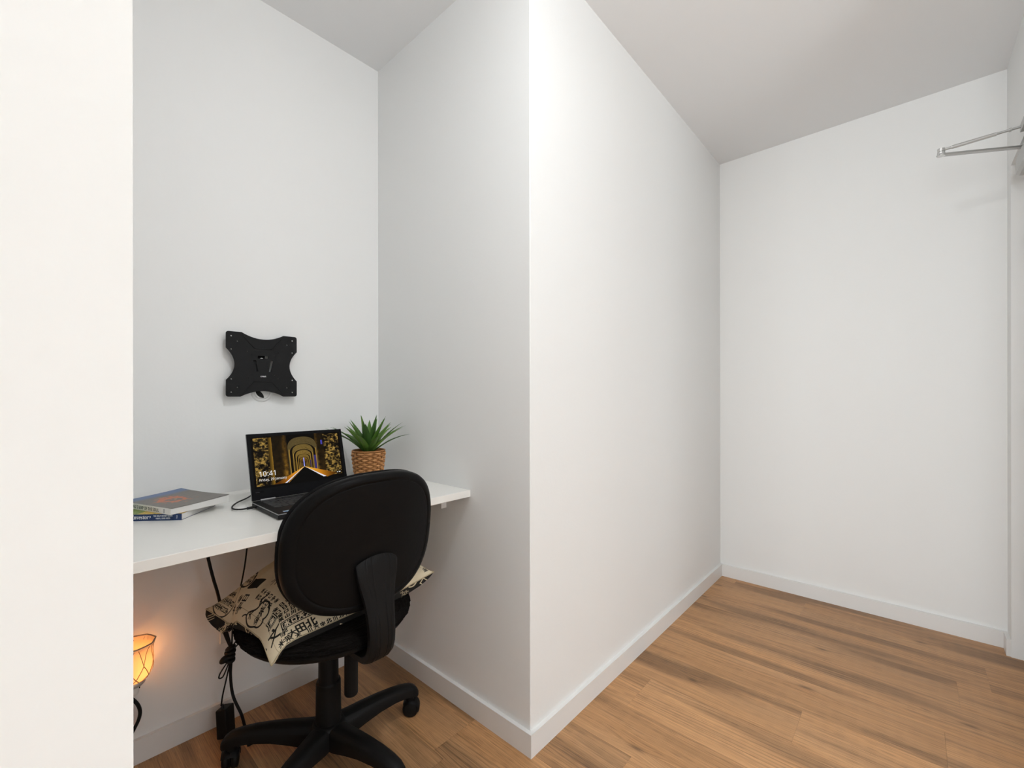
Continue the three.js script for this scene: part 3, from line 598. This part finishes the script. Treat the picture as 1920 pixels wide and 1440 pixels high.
    const stem = new THREE.CylinderGeometry(0.0085, 0.0085, 0.024, 14); stem.translate(0, 0.060, 0);
    return merge([outer, inr, web, stem]);
  })();
  [-5.7, 66.3, 138.3, 210.3, 282.3].forEach((deg, k) => {
    const a = deg * Math.PI / 180;
    const l = part('base_leg', legGeo, M.chairPlastic, t); l.rotation.y = a;
    const c = part('castor', hood, M.chairPlastic, t); c.position.set(Math.cos(a) * (R - 0.004), 0, -Math.sin(a) * (R - 0.004)); c.rotation.y = [-0.75, 0.5, 1.15, 2.2, 4.2][k];
    for (const s of [-1, 1]) { const w = part('wheel', wheel, M.rubber, c); w.position.set(0, 0.0256, s * 0.0115); if (s < 0) w.rotation.y = Math.PI; }
  });
}

// ------------------------------------------------------------------ printed cushion on the seat
{
  const t = thing('cushion', 'cream cushion printed with black brush characters on chair seat', 'cushion', V(0.6, 0.448, 1.30));
  const Lp = (u, y, v) => [u - 0.6, y - 0.448, -(v - 1.30)];
  const C = [[0.384, 0.424, 1.096], [0.884, 0.482, 1.136], [0.855, 0.475, 1.550], [0.342, 0.452, 1.462]];   // near, right, far right, far left
  const seam = (a, b) => {      // mid sheet, a,b in -1..1
    const s = (a + 1) / 2, q = (b + 1) / 2, w = [(1 - s) * (1 - q), s * (1 - q), s * q, (1 - s) * q];
    let u = 0, y = 0, v = 0; for (let k = 0; k < 4; k++) { u += w[k] * C[k][0]; y += w[k] * C[k][1]; v += w[k] * C[k][2]; }
    const ea = Math.abs(a) ** 3 * (1 - b * b), eb = Math.abs(b) ** 3 * (1 - a * a);      // edges drawn in between the corners
    u -= Math.sign(a) * 0.012 * ea; v -= Math.sign(b) * (b < 0 ? 0.004 : 0.018) * eb;
    y += 0.026 * (1 - a * a) * (1 - b * b);
    const d = Math.hypot(u - CHR.u, v - CHR.v); y = Math.max(y, d < 0.225 ? 0.461 : 0.461 - 1.4 * (d - 0.225));
    return [u, y, v];
  };
  const puff = (a, b) => Math.pow((1 - a * a) * (1 - b * b), 0.62), low = (a, b) => Math.pow((1 - a * a) * (1 - b * b), 0.42);
  const crease = (a, b) => (fbm(a * 2.6 + 5, b * 2.6 + 5, 41) - 0.5) * 0.022 + (noise(a * 5 + b * 2, b * 4 - a, 43) - 0.5) * 0.010;
  const up = grid(70, 70, (s, q) => { const a = s * 2 - 1, b = q * 2 - 1, [u, y, v] = seam(a, b), p = puff(a, b); return Lp(u, y + 0.127 * p + crease(a, b) * Math.min(1, p * 1.6), v); });
  const dn = grid(70, 70, (s, q) => {
    const a = -(s * 2 - 1), b = q * 2 - 1, [u, y, v] = seam(a, b), p = low(a, b), e = p * (1 - p) * 4;
    const du = -(Math.max(0, -a) ** 2) * 0.034 * e * smooth(-0.5, 0.5, b), dv = -(Math.max(0, -b) ** 2) * 0.016 * e;
    return Lp(u + du, Math.max(y - 0.048 * Math.min(1, p * 1.5) + crease(a * 1.3, b * 1.7) * 1.2 * p, Math.hypot(u + du - CHR.u, v + dv - CHR.v) < 0.238 ? 0.4495 : 0.36), v + dv);
  }, (s, q) => [1 - s, q]);
  const clothUV = (g, n, flip) => {      // uv by length along the cloth
    const p = g.attributes.position, uv = g.attributes.uv, id = (i, j) => j * (n + 1) + i, P = (i, j) => new THREE.Vector3().fromBufferAttribute(p, id(i, j));
    for (let j = 0; j <= n; j++) { const c = [0]; for (let i = 1; i <= n; i++) c.push(c[i - 1] + P(i, j).distanceTo(P(i - 1, j))); for (let i = 0; i <= n; i++) uv.setX(id(i, j), flip ? 1 - c[i] / c[n] : c[i] / c[n]); }
    for (let i = 0; i <= n; i++) { const c = [0]; for (let j = 1; j <= n; j++) c.push(c[j - 1] + P(i, j).distanceTo(P(i, j - 1))); for (let j = 0; j <= n; j++) uv.setY(id(i, j), c[j] / c[n]); }
  };
  clothUV(up, 70, false); clothUV(dn, 70, true);
  // printed cloth
  const S = 1400; const INK = '#17130f';
  const K = {      // brush characters as strokes in a unit box, y down
    dai: [[.1, .38, .9, .36], [.52, .06, .48, .45, .12, .95], [.5, .45, .9, .95]], ta: [[.15, .12, .15, .88], [.15, .12, .85, .12, .85, .88], [.15, .88, .85, .88], [.5, .12, .5, .88], [.15, .5, .85, .5]],
    ki: [[.1, .32, .9, .3], [.5, .05, .5, .95], [.48, .35, .12, .8], [.52, .35, .9, .8]], bun: [[.5, .03, .58, .16], [.08, .28, .92, .26], [.75, .28, .5, .65, .1, .95], [.25, .32, .55, .7, .92, .95]],
    kita: [[.34, .1, .34, .88], [.1, .38, .34, .36], [.08, .85, .36, .66], [.64, .08, .64, .82, .92, .82, .92, .66], [.64, .42, .92, .28]], nichi: [[.25, .08, .25, .94], [.25, .08, .78, .08, .78, .94], [.25, .5, .78, .5], [.25, .92, .78, .92]],
    yama: [[.5, .08, .5, .85], [.15, .4, .15, .88, .85, .88, .85, .4]], kuchi: [[.18, .2, .18, .85], [.18, .2, .82, .2, .82, .85], [.18, .82, .82, .82]], mizu: [[.5, .04, .5, .92, .38, .84], [.12, .32, .4, .32, .1, .8], [.86, .2, .58, .42], [.58, .42, .92, .88]],
    kome: [[.5, .05, .5, .95], [.1, .48, .9, .46], [.25, .14, .38, .36], [.76, .12, .62, .36], [.46, .52, .12, .88], [.54, .52, .9, .88]], naka: [[.15, .25, .15, .65, .85, .65, .85, .25, .15, .25], [.5, .03, .5, .97]], ten: [[.15, .14, .85, .12], [.08, .45, .92, .43], [.5, .14, .46, .55, .1, .95], [.52, .5, .92, .95]],
    uji: [[.5, .02, .52, .14], [.1, .22, .08, .36], [.1, .22, .9, .22, .84, .38], [.28, .42, .72, .42], [.1, .62, .9, .6], [.52, .44, .52, .94, .38, .86]], kawa: [[.2, .1, .2, .7, .08, .95], [.5, .12, .5, .8], [.82, .06, .82, .95]],
    kin: [[.5, .03, .08, .38], [.5, .03, .94, .38], [.3, .40, .7, .40], [.15, .58, .85, .57], [.5, .4, .5, .9], [.28, .66, .36, .82], [.72, .64, .62, .82], [.08, .92, .92, .91]], sui: [[.1, .2, .9, .18], [.3, .06, .3, .32], [.7, .05, .7, .32], [.2, .45, .8, .44], [.12, .65, .88, .64], [.5, .32, .5, .95], [.35, .7, .1, .95], [.62, .7, .92, .92]],
  };
  const names = Object.keys(K);
  const glyph = (x, n, px, py, s, rot, w, col) => { x.save(); x.translate(px, py); x.rotate(rot); x.translate(-s / 2, -s / 2); x.strokeStyle = col; x.lineWidth = w; x.lineCap = 'round'; x.lineJoin = 'round'; for (const st of K[n]) { x.beginPath(); for (let k = 0; k < st.length; k += 2) k ? x.lineTo(st[k] * s, st[k + 1] * s) : x.moveTo(st[0] * s, st[1] * s); x.stroke(); } x.restore(); };
  const column = (x, list, px, py, s, dx, dy, rot, w, col) => list.forEach((n, k) => glyph(x, n, px + dx * k, py + dy * k, s, rot, w, col));
  const pick = k => names[Math.floor(hash2(k, 17, 3) * names.length)];
  const panel = (x, px, py, w, h, rot, n, k0) => { x.save(); x.translate(px, py); x.rotate(rot); x.fillStyle = INK; x.fillRect(-w / 2, -h / 2, w, h); x.strokeStyle = '#e6d9bd'; x.lineWidth = 5; x.strokeRect(-w / 2 + 9, -h / 2 + 9, w - 18, h - 18); x.restore(); for (let k = 0; k < n; k++) { const o = (k - (n - 1) / 2) * (w - 30) / n; glyph(x, pick(k0 + k), px + Math.cos(rot) * o, py + Math.sin(rot) * o, Math.min(h * 0.62, (w - 30) / n * 0.9), rot, 8, '#e6d9bd'); } };
  const [c, x] = canvas(S, S); x.fillStyle = '#dccdaf'; x.fillRect(0, 0, S, S);
  for (let k = 0; k < 9000; k++) { x.fillStyle = hash2(k, 4, 9) > 0.5 ? 'rgba(240,228,200,0.20)' : 'rgba(150,128,96,0.12)'; x.fillRect(hash2(k, 5, 9) * S, hash2(k, 6, 9) * S, 1 + 9 * hash2(k, 7, 9), 2); }
  // canvas x = along the edge under the backrest, canvas y up = away from it
  const at = (s, q) => [s * S, (1 - q) * S];
  const G = (n, s, q, size, rot = -0.05, w = 9) => glyph(x, n, ...at(s, q), size, rot, w, INK);
  G('bun', 0.070, 0.120, 104, 0.05, 13); G('kome', 0.085, 0.035, 56, 0, 7); G('uji', 0.116, 0.066, 54, 0, 7); G('sui', 0.118, 0.022, 50, 0, 6); G('dai', 0.146, 0.038, 60, 0, 8);
  G('ta', 0.186, 0.045, 72, 0, 10); G('kita', 0.236, 0.048, 74, 0, 10); G('ki', 0.160, 0.012, 40, 0, 6);
  for (let k = 0; k < 9; k++) G(pick(200 + k), 0.215 + k * 0.033, 0.012 + 0.004 * (k % 2), 38, 0, 6);
  panel(x, ...at(0.205, 0.105), 262, 66, 0, 5, 30); panel(x, ...at(0.078, 0.205), 76, 84, 0, 1, 61);
  for (let j = 0; j < 4; j++) for (let k = 0; k < 7; k++) G(pick(300 + j * 7 + k), 0.118 + k * 0.030, 0.150 + j * 0.030, 36, 0, 6);
  // gourd
  x.save(); x.translate(...at(0.066, 0.385)); x.rotate(-0.12); x.scale(0.62, 1.0); x.strokeStyle = INK; x.lineWidth = 17; x.beginPath(); x.moveTo(-60, -120); x.bezierCurveTo(-150, -60, -120, 20, -110, 60); x.bezierCurveTo(-130, 130, -60, 160, -30, 130); x.bezierCurveTo(0, 175, 70, 160, 80, 118); x.bezierCurveTo(140, 100, 130, 20, 85, 0); x.bezierCurveTo(20, -20, 20, -60, 0, -110); x.bezierCurveTo(-12, -140, -40, -140, -60, -120); x.stroke();
  x.lineWidth = 13; x.beginPath(); x.moveTo(-30, -128); x.quadraticCurveTo(-20, -180, -52, -200); x.stroke(); x.beginPath(); x.moveTo(60, -8); x.bezierCurveTo(110, -30, 150, -20, 190, 16); x.stroke(); x.restore();
  G('dai', 0.050, 0.440, 56, -0.1, 8); G('kin', 0.048, 0.350, 60, -0.1, 8); G('sui', 0.084, 0.345, 60, -0.1, 8);
  for (let k = 0; k < 6; k++) { G(pick(400 + k), 0.118, 0.475 - k * 0.034, 36, -0.1, 6); G(pick(420 + k), 0.146, 0.465 - k * 0.034, 34, -0.1, 5); }
  // sandal
  x.save(); x.translate(...at(0.190, 0.760)); x.rotate(0.10); x.scale(0.85, 0.9); x.fillStyle = INK; x.beginPath(); x.ellipse(0, 0, 78, 170, 0, 0, 7); x.fill(); x.fillStyle = '#dccdaf'; x.beginPath(); x.ellipse(0, 46, 58, 106, 0, 0, 7); x.fill(); x.fillStyle = INK; x.fillRect(-44, 176, 80, 150); x.restore();
  for (let k = 0; k < 4; k++) { G(pick(500 + k), 0.178, 0.765 - k * 0.028, 32, 0, 5); G(pick(510 + k), 0.204, 0.765 - k * 0.028, 32, 0, 5); }
  G('uji', 0.058, 0.600, 74, 0.2, 9); G('kome', 0.060, 0.680, 66, 0.2, 9); G('nichi', 0.100, 0.590, 66, 0.2, 9); G('kin', 0.104, 0.645, 50, 0.2, 7);
  for (let k = 0; k < 9; k++) { G(pick(530 + k), 0.035, 0.98 - k * 0.027, 38, 0, 6); G(pick(540 + k), 0.070, 0.985 - k * 0.03, 42, 0, 6); G(pick(550 + k), 0.105, 0.985 - k * 0.026, 36, 0, 6); G(pick(560 + k), 0.140, 0.975 - k * 0.018, 30, 0, 6); }
  x.strokeStyle = INK; x.lineWidth = 9; x.beginPath(); x.ellipse(...at(0.085, 0.86), 118, 200, 0.1, 0, 7); x.stroke();
  // brush plants and more text across the part under the backrest
  for (let q = 0; q < 26; q++) { x.lineWidth = 7; x.beginPath(); const [px, py] = at(0.255, 0.42); x.moveTo(px, py - 60); x.quadraticCurveTo(px + (hash2(q, 1, 77) - 0.5) * 150, py - 30, px + (hash2(q, 2, 77) - 0.6) * 190, py + (hash2(q, 3, 77) - 0.45) * 200); x.stroke(); }
  panel(x, ...at(0.330, 0.90), 220, 130, 0, 3, 40); for (let k = 0; k < 10; k++) G(pick(580 + k), 0.25 + k * 0.03, 0.965, 34, 0, 6);
  for (let j = 0; j < 8; j++) for (let k = 0; k < 14; k++) { const s = 0.36 + k * 0.046, q = 0.83 - j * 0.095; if (hash2(j, k, 55) > 0.2) G(pick(600 + j * 11 + k), s, q, j % 2 ? 60 : 44, 0, j % 2 ? 9 : 6); }
  panel(x, ...at(0.72, 0.11), 300, 80, 0, 4, 44); G('kin', 0.955, 0.05, 56, 0, 7); G('dai', 0.91, 0.10, 60, 0, 8); G('ta', 0.60, 0.11, 80, 0, 10);
  x.strokeStyle = 'rgba(120,96,66,0.55)'; x.lineWidth = 3; x.beginPath(); x.moveTo(S * 0.055, 0); x.lineTo(S * 0.055, S); x.stroke();
  part('upper_face', up, std({ map: ctex(c), roughness: 0.9 }), t);
  const [d, y] = canvas(1024, 1024); y.fillStyle = '#15110e'; y.fillRect(0, 0, 1024, 1024);
  for (let k = 0; k < 150; k++) glyph(y, pick(800 + k), hash2(k, 1, 21) * 1024, hash2(k, 2, 21) * 1024, 34 + 60 * hash2(k, 3, 21), hash2(k, 4, 21) * 6, 7, hash2(k, 5, 21) > 0.4 ? '#cdbd9c' : '#8f826a');
  for (let k = 0; k < 26; k++) { y.strokeStyle = '#cdbd9c'; y.lineWidth = 9; y.beginPath(); const px = hash2(k, 6, 21) * 1024, py = hash2(k, 7, 21) * 1024; y.moveTo(px, py); y.bezierCurveTo(px + 60, py - 40, px + 70, py + 60, px + 150, py + 10); y.stroke(); }
  part('lower_face', dn, std({ map: ctex(d), roughness: 0.9 }), t);
  const edge = []; for (const [a0, b0, a1, b1] of [[-1, -1, 1, -1], [1, -1, 1, 1], [1, 1, -1, 1], [-1, 1, -1, -1]]) { const pts = []; for (let k = 0; k <= 16; k++) pts.push(new THREE.Vector3(...Lp(...seam(lerp(a0, a1, k / 16), lerp(b0, b1, k / 16))))); edge.push(tube(pts, 0.0016, 32, 6)); }
  part('seam', merge(edge), std({ color: new THREE.Color('#b9a888'), roughness: 0.9 }), t);
}

// ------------------------------------------------------------------ cords and power adapter
solo('charging_cable', merge([tube([V(0.430, DT + 0.0085, 1.330), V(0.415, DT + 0.0070, 1.334), V(0.395, DT + 0.0050, 1.345), V(0.383, DT + 0.0046, 1.366), V(0.388, DT + 0.0050, 1.395), V(0.412, DT + 0.0060, 1.435), V(0.450, DT + 0.0050, 1.480), V(0.500, DT + 0.0040, 1.560), V(0.510, DT + 0.0030, 1.600)], 0.0021, 70, 8),
  rod(V(0.432, DT + 0.0088, 1.329), V(0.407, DT + 0.0062, 1.338), 0.0036, 12)]), M.cord, 'thin black laptop power cord looping on the desk', 'cord');
{
  const t = thing('cord_bundle', 'black cords tied in a knot hanging beneath the desk', 'cord', V(0.426, 0, 1.55));
  const P = (u, y, v) => new THREE.Vector3(u - 0.426, y, -(v - 1.55));
  part('thick_cord', tube([P(0.330, DB, 1.50), P(0.347, 0.640, 1.50), P(0.357, 0.578, 1.50), P(0.369, 0.518, 1.50), P(0.382, 0.470, 1.51), P(0.402, 0.39, 1.54), P(0.414, 0.335, 1.55), P(0.424, 0.285, 1.55), P(0.428, 0.245, 1.55), P(0.426, 0.190, 1.55), P(0.430, 0.130, 1.540), P(0.448, 0.070, 1.522), P(0.460, 0.020, 1.520), P(0.470, 0.0042, 1.508), P(0.475, 0.0042, 1.490), P(0.462, 0.0042, 1.470), P(0.448, 0.0042, 1.470)], 0.0042, 120, 10), M.cord, t);
  part('thin_cord', tube([P(0.464, DB, 1.50), P(0.461, 0.640, 1.50), P(0.456, 0.580, 1.50), P(0.449, 0.524, 1.50), P(0.440, 0.44, 1.52), P(0.432, 0.36, 1.545), P(0.429, 0.285, 1.548), P(0.425, 0.235, 1.55), P(0.416, 0.180, 1.555), P(0.409, 0.130, 1.565), P(0.407, 0.096, 1.572)], 0.0023, 90, 8), M.cord, t);
  part('thin_cord', tube([P(0.480, 0.345, 1.53), P(0.462, 0.300, 1.54), P(0.444, 0.275, 1.55), P(0.430, 0.262, 1.552)], 0.0021, 24, 8), M.cord, t);
  part('thin_cord', tube([P(0.460, 0.335, 1.54), P(0.447, 0.302, 1.545), P(0.434, 0.278, 1.552)], 0.0021, 24, 8), M.cord, t);
  part('thin_cord', tube([P(0.404, 0.345, 1.553), P(0.414, 0.31, 1.552), P(0.424, 0.280, 1.55)], 0.0028, 24, 8), M.cord, t);
  part('cord_loop', tube([P(0.424, 0.243, 1.548), P(0.408, 0.225, 1.546), P(0.396, 0.207, 1.546), P(0.395, 0.197, 1.546), P(0.403, 0.196, 1.546), P(0.414, 0.214, 1.548), P(0.424, 0.240, 1.55)], 0.0021, 48, 8), M.cord, t);
  const knot = []; for (let k = 0; k < 4; k++) { const g = new THREE.TorusGeometry(0.0095 + 0.001 * (k % 2), 0.0055, 10, 24); g.rotateX(Math.PI / 2 + 0.25 * (k - 1)); g.rotateZ(0.35 - 0.2 * k); g.translate(-0.001 * k, 0.274 - 0.0105 * k, 0.001 * k); knot.push(g); }
  const lobe = new THREE.SphereGeometry(0.014, 20, 14); lobe.scale(1.15, 0.72, 0.7); lobe.rotateZ(0.5); lobe.translate(-0.016, 0.248, 0.004); knot.push(lobe);
  part('knot', merge(knot), M.cord, t);
}
{
  const t = thing('power_adapter', 'black power adapter brick leaning on the skirting board', 'adapter', V(0.418, 0, 1.562));
  const b = rbox(0.044, 0.082, 0.032, 0.004, 3); b.translate(0, 0.041, 0); const body = part('body', b, M.rubber, t);
  const s = new THREE.CylinderGeometry(0.003, 0.0045, 0.014, 12); s.translate(-0.010, 0.088, 0); part('strain_relief', s, M.rubber, t);
  t.rotation.set(-0.19, 0.75, 0); t.position.y = 0.004;
}
solo('black_cord', tube([V(0.10, 0.225, 1.620), V(0.165, 0.226, 1.615), V(0.198, 0.208, 1.612), V(0.218, 0.172, 1.612), V(0.219, 0.145, 1.612), V(0.205, 0.112, 1.612), V(0.175, 0.070, 1.605), V(0.12, 0.004, 1.590), V(0.05, 0.004, 1.560)], 0.0045, 60, 10), M.cord, 'thick black cord curving below the glowing wax warmer', 'cord');

// ------------------------------------------------------------------ plug-in wax warmer
{
  const cu = 0.203, cv = 1.588, y0 = 0.262;
  const t = thing('wax_warmer', 'glowing ceramic plug-in wax warmer on the alcove wall', 'lamp', V(cu, y0, cv));
  const prof = [[0.018, 0], [0.030, 0.006], [0.0395, 0.020], [0.0435, 0.040], [0.0430, 0.060], [0.0415, 0.078], [0.0430, 0.092], [0.0470, 0.104]];
  const N = 8, facet = (s, q, off) => {
    const f = q * (prof.length - 1), i = Math.min(prof.length - 2, Math.floor(f)), r = lerp(prof[i][0], prof[i + 1][0], f - i) - off, y = lerp(prof[i][1], prof[i + 1][1], f - i);
    const a = s * Math.PI * 2, seg = Math.PI * 2 / N, loc = ((a % seg) + seg) % seg - seg / 2, rr2 = r * (0.35 + 0.65 * Math.cos(seg / 2) / Math.cos(loc)) * 1.04;
    return [rr2 * Math.cos(a), y, -rr2 * Math.sin(a)];
  };
  const cer = phys({ color: lin(0.93, 0.72, 0.48), emissive: lin(1, 0.42, 0.12), emissiveIntensity: 0.34, roughness: 1, clearcoat: 0.5, clearcoatRoughness: 0.15, transmission: 0.55, thickness: 0, side: THREE.DoubleSide });  // emission stands for bulb light coming through the ceramic
  part('shade', grid(64, 28, (s, q) => facet(s, q, 0)), cer, t);
  const ribs = [], pt = (a, q, off) => { const p = facet(((a / (Math.PI * 2)) % 1 + 1) % 1, q, off); return new THREE.Vector3(...p); };
  for (let k = 0; k < N; k++) for (const sg of [-1, 1]) {
    const pts = []; for (let i = 0; i <= 12; i++) { const q = lerp(0.04, 0.50, i / 12); pts.push(pt((k + 0.5 + sg * lerp(0, 1.0, i / 12)) / N * Math.PI * 2, q, -0.0004)); } ribs.push(tube(pts, 0.0011, 20, 5));
    const p2 = []; for (let i = 0; i <= 10; i++) { const q = lerp(0.50, 0.94, i / 10); p2.push(pt((k + 0.5 + sg * lerp(1.0, 0.62, i / 10)) / N * Math.PI * 2, q, -0.0004)); } ribs.push(tube(p2, 0.0008, 16, 5));
  }
  part('lattice_rib', merge(ribs), std({ color: lin(0.45, 0.27, 0.15), roughness: 0.5 }), t);  // ribs coloured darker, for thick ceramic that passes less bulb light
  const rimP = []; for (let k = 0; k <= 64; k++) rimP.push(pt(k / 64 * Math.PI * 2, 0.999, 0.0006)); part('rim', tube(rimP, 0.0019, 128, 8), std({ color: lin(0.40, 0.33, 0.27), roughness: 0.5 }), t);  // dark colour stands for the rim being unlit by the bulb
  const dish = grid(48, 6, (s, q) => { const p = facet(s, 0.86, 0.004 + 0.036 * (1 - q)); return [p[0], 0.084 + 0.010 * q * q, p[2]]; }); part('wax_dish', dish, cer, t);
  const bulb = new THREE.SphereGeometry(0.011, 20, 14); bulb.translate(0, 0.040, 0);
  part('bulb', bulb, std({ color: 0xffffff, emissive: lin(1, 0.50, 0.17), emissiveIntensity: 3 }), t);
  const pl = new THREE.PointLight(lin(1, 0.45, 0.14), 0.016, 0, 2); pl.position.set(0, 0.040, 0); pl.castShadow = true; pl.shadow.radius = 0.5; t.add(pl);
  const base = new THREE.LatheGeometry([[0.001, -0.012], [0.020, -0.012], [0.0255, -0.006], [0.0265, 0.003], [0.018, 0.005], [0.001, 0.005]].map(([r, y]) => new THREE.Vector2(r, y)), 32); part('base', base, M.silverPaint, t);
  const body = rbox(0.048, 0.036, 0.056, 0.009, 3); body.translate(-0.012, -0.024, -0.022); part('plug_body', body, M.plasticWhite, t);
  const pr = rbox(0.036, 0.03, 0.030, 0.004); pr.translate(-0.014, -0.024, -0.043); part('plug', pr, M.plasticWhite, t);
  const sw = new THREE.CylinderGeometry(0.006, 0.006, 0.004, 16); sw.rotateZ(Math.PI / 2); sw.translate(0.0125, -0.022, -0.008); part('switch', sw, M.rubber, t);
}

// ------------------------------------------------------------------ door closer
{
  const t = thing('door_closer', 'silver door closer with a bent double arm above door', 'door closer', V(2.30, 1.86, -0.302));
  const P = (u, y, v) => new THREE.Vector3(u - 2.30, y - 1.86, -(v + 0.302));
  const sh = new THREE.Shape([[-0.36, 1.86], [-0.302, 1.860], [-0.295, 1.866], [-0.295, 1.918], [-0.302, 1.926], [-0.36, 1.926]].map(([v, y]) => new THREE.Vector2(-(v + 0.302), y - 1.86)));
  const bg = new THREE.ExtrudeGeometry(sh, { depth: 0.30, bevelEnabled: true, bevelThickness: 0.002, bevelSize: 0.002, bevelSegments: 2 }); bg.rotateY(Math.PI / 2);
  // shape x -> -z after rotation; mirror back so that the outer face looks into the hall
  bg.scale(1, 1, -1); const ix = bg.index; if (ix) for (let i = 0; i < ix.count; i += 3) { const a = ix.getX(i); ix.setX(i, ix.getX(i + 1)); ix.setX(i + 1, a); }
  else { const p = bg.attributes.position, q = bg.attributes.normal, w = bg.attributes.uv; for (const at of [p, q, w]) for (let i = 0; i < p.count; i += 3) for (let k = 0; k < at.itemSize; k++) { const a = at.array[(i) * at.itemSize + k]; at.array[i * at.itemSize + k] = at.array[(i + 1) * at.itemSize + k]; at.array[(i + 1) * at.itemSize + k] = a; } }
  bg.translate(2.165 - 2.30, 0, 0); part('body', bg, M.silverPaint, t);
  part('spindle', rod(P(2.43, 1.924, -0.312), P(2.43, 1.952, -0.312), 0.010, 20), M.greyMetal, t);
  const tip = P(2.303, 1.948, -0.089), sp = P(2.43, 1.948, -0.312), d = tip.clone().sub(sp), arm = rbox(d.length() + 0.02, 0.007, 0.021, 0.0025); arm.rotateY(Math.atan2(-d.z, d.x)); arm.translate((tip.x + sp.x) / 2, (tip.y + sp.y) / 2, (tip.z + sp.z) / 2); part('main_arm', arm, M.greyMetal, t);
  const k = P(2.303, 1.953, -0.089); part('elbow', merge([rod(k.clone().add(new THREE.Vector3(0, -0.010, 0)), k.clone().add(new THREE.Vector3(0, 0.004, 0)), 0.0115, 24), rod(k.clone().add(new THREE.Vector3(0, 0.006, 0)), k.clone().add(new THREE.Vector3(0, 0.018, 0)), 0.0105, 24)]), M.steel, t);
  const a0 = P(2.303, 1.965, -0.089), a1 = P(2.335, 1.986, -0.292), mid = q => a0.clone().lerp(a1, q);
  part('link_eye', rod(mid(0), mid(0.17), 0.0045, 12), M.steel, t);
  part('link_sleeve', rod(mid(0.14), mid(0.70), 0.0064, 20), M.steel, t);
  part('link_rod', rod(mid(0.68), mid(1), 0.0042, 16), M.greyMetal, t);
  part('lock_nut', rod(mid(0.845), mid(0.875), 0.0075, 6), M.steel, t);
  const shoe = rbox(0.075, 0.026, 0.012, 0.002); shoe.translate(a1.x - 0.02, a1.y, -0.0062); part('frame_shoe', shoe, M.silverPaint, t);
}

shade(scene);
renderer.render(scene, camera);
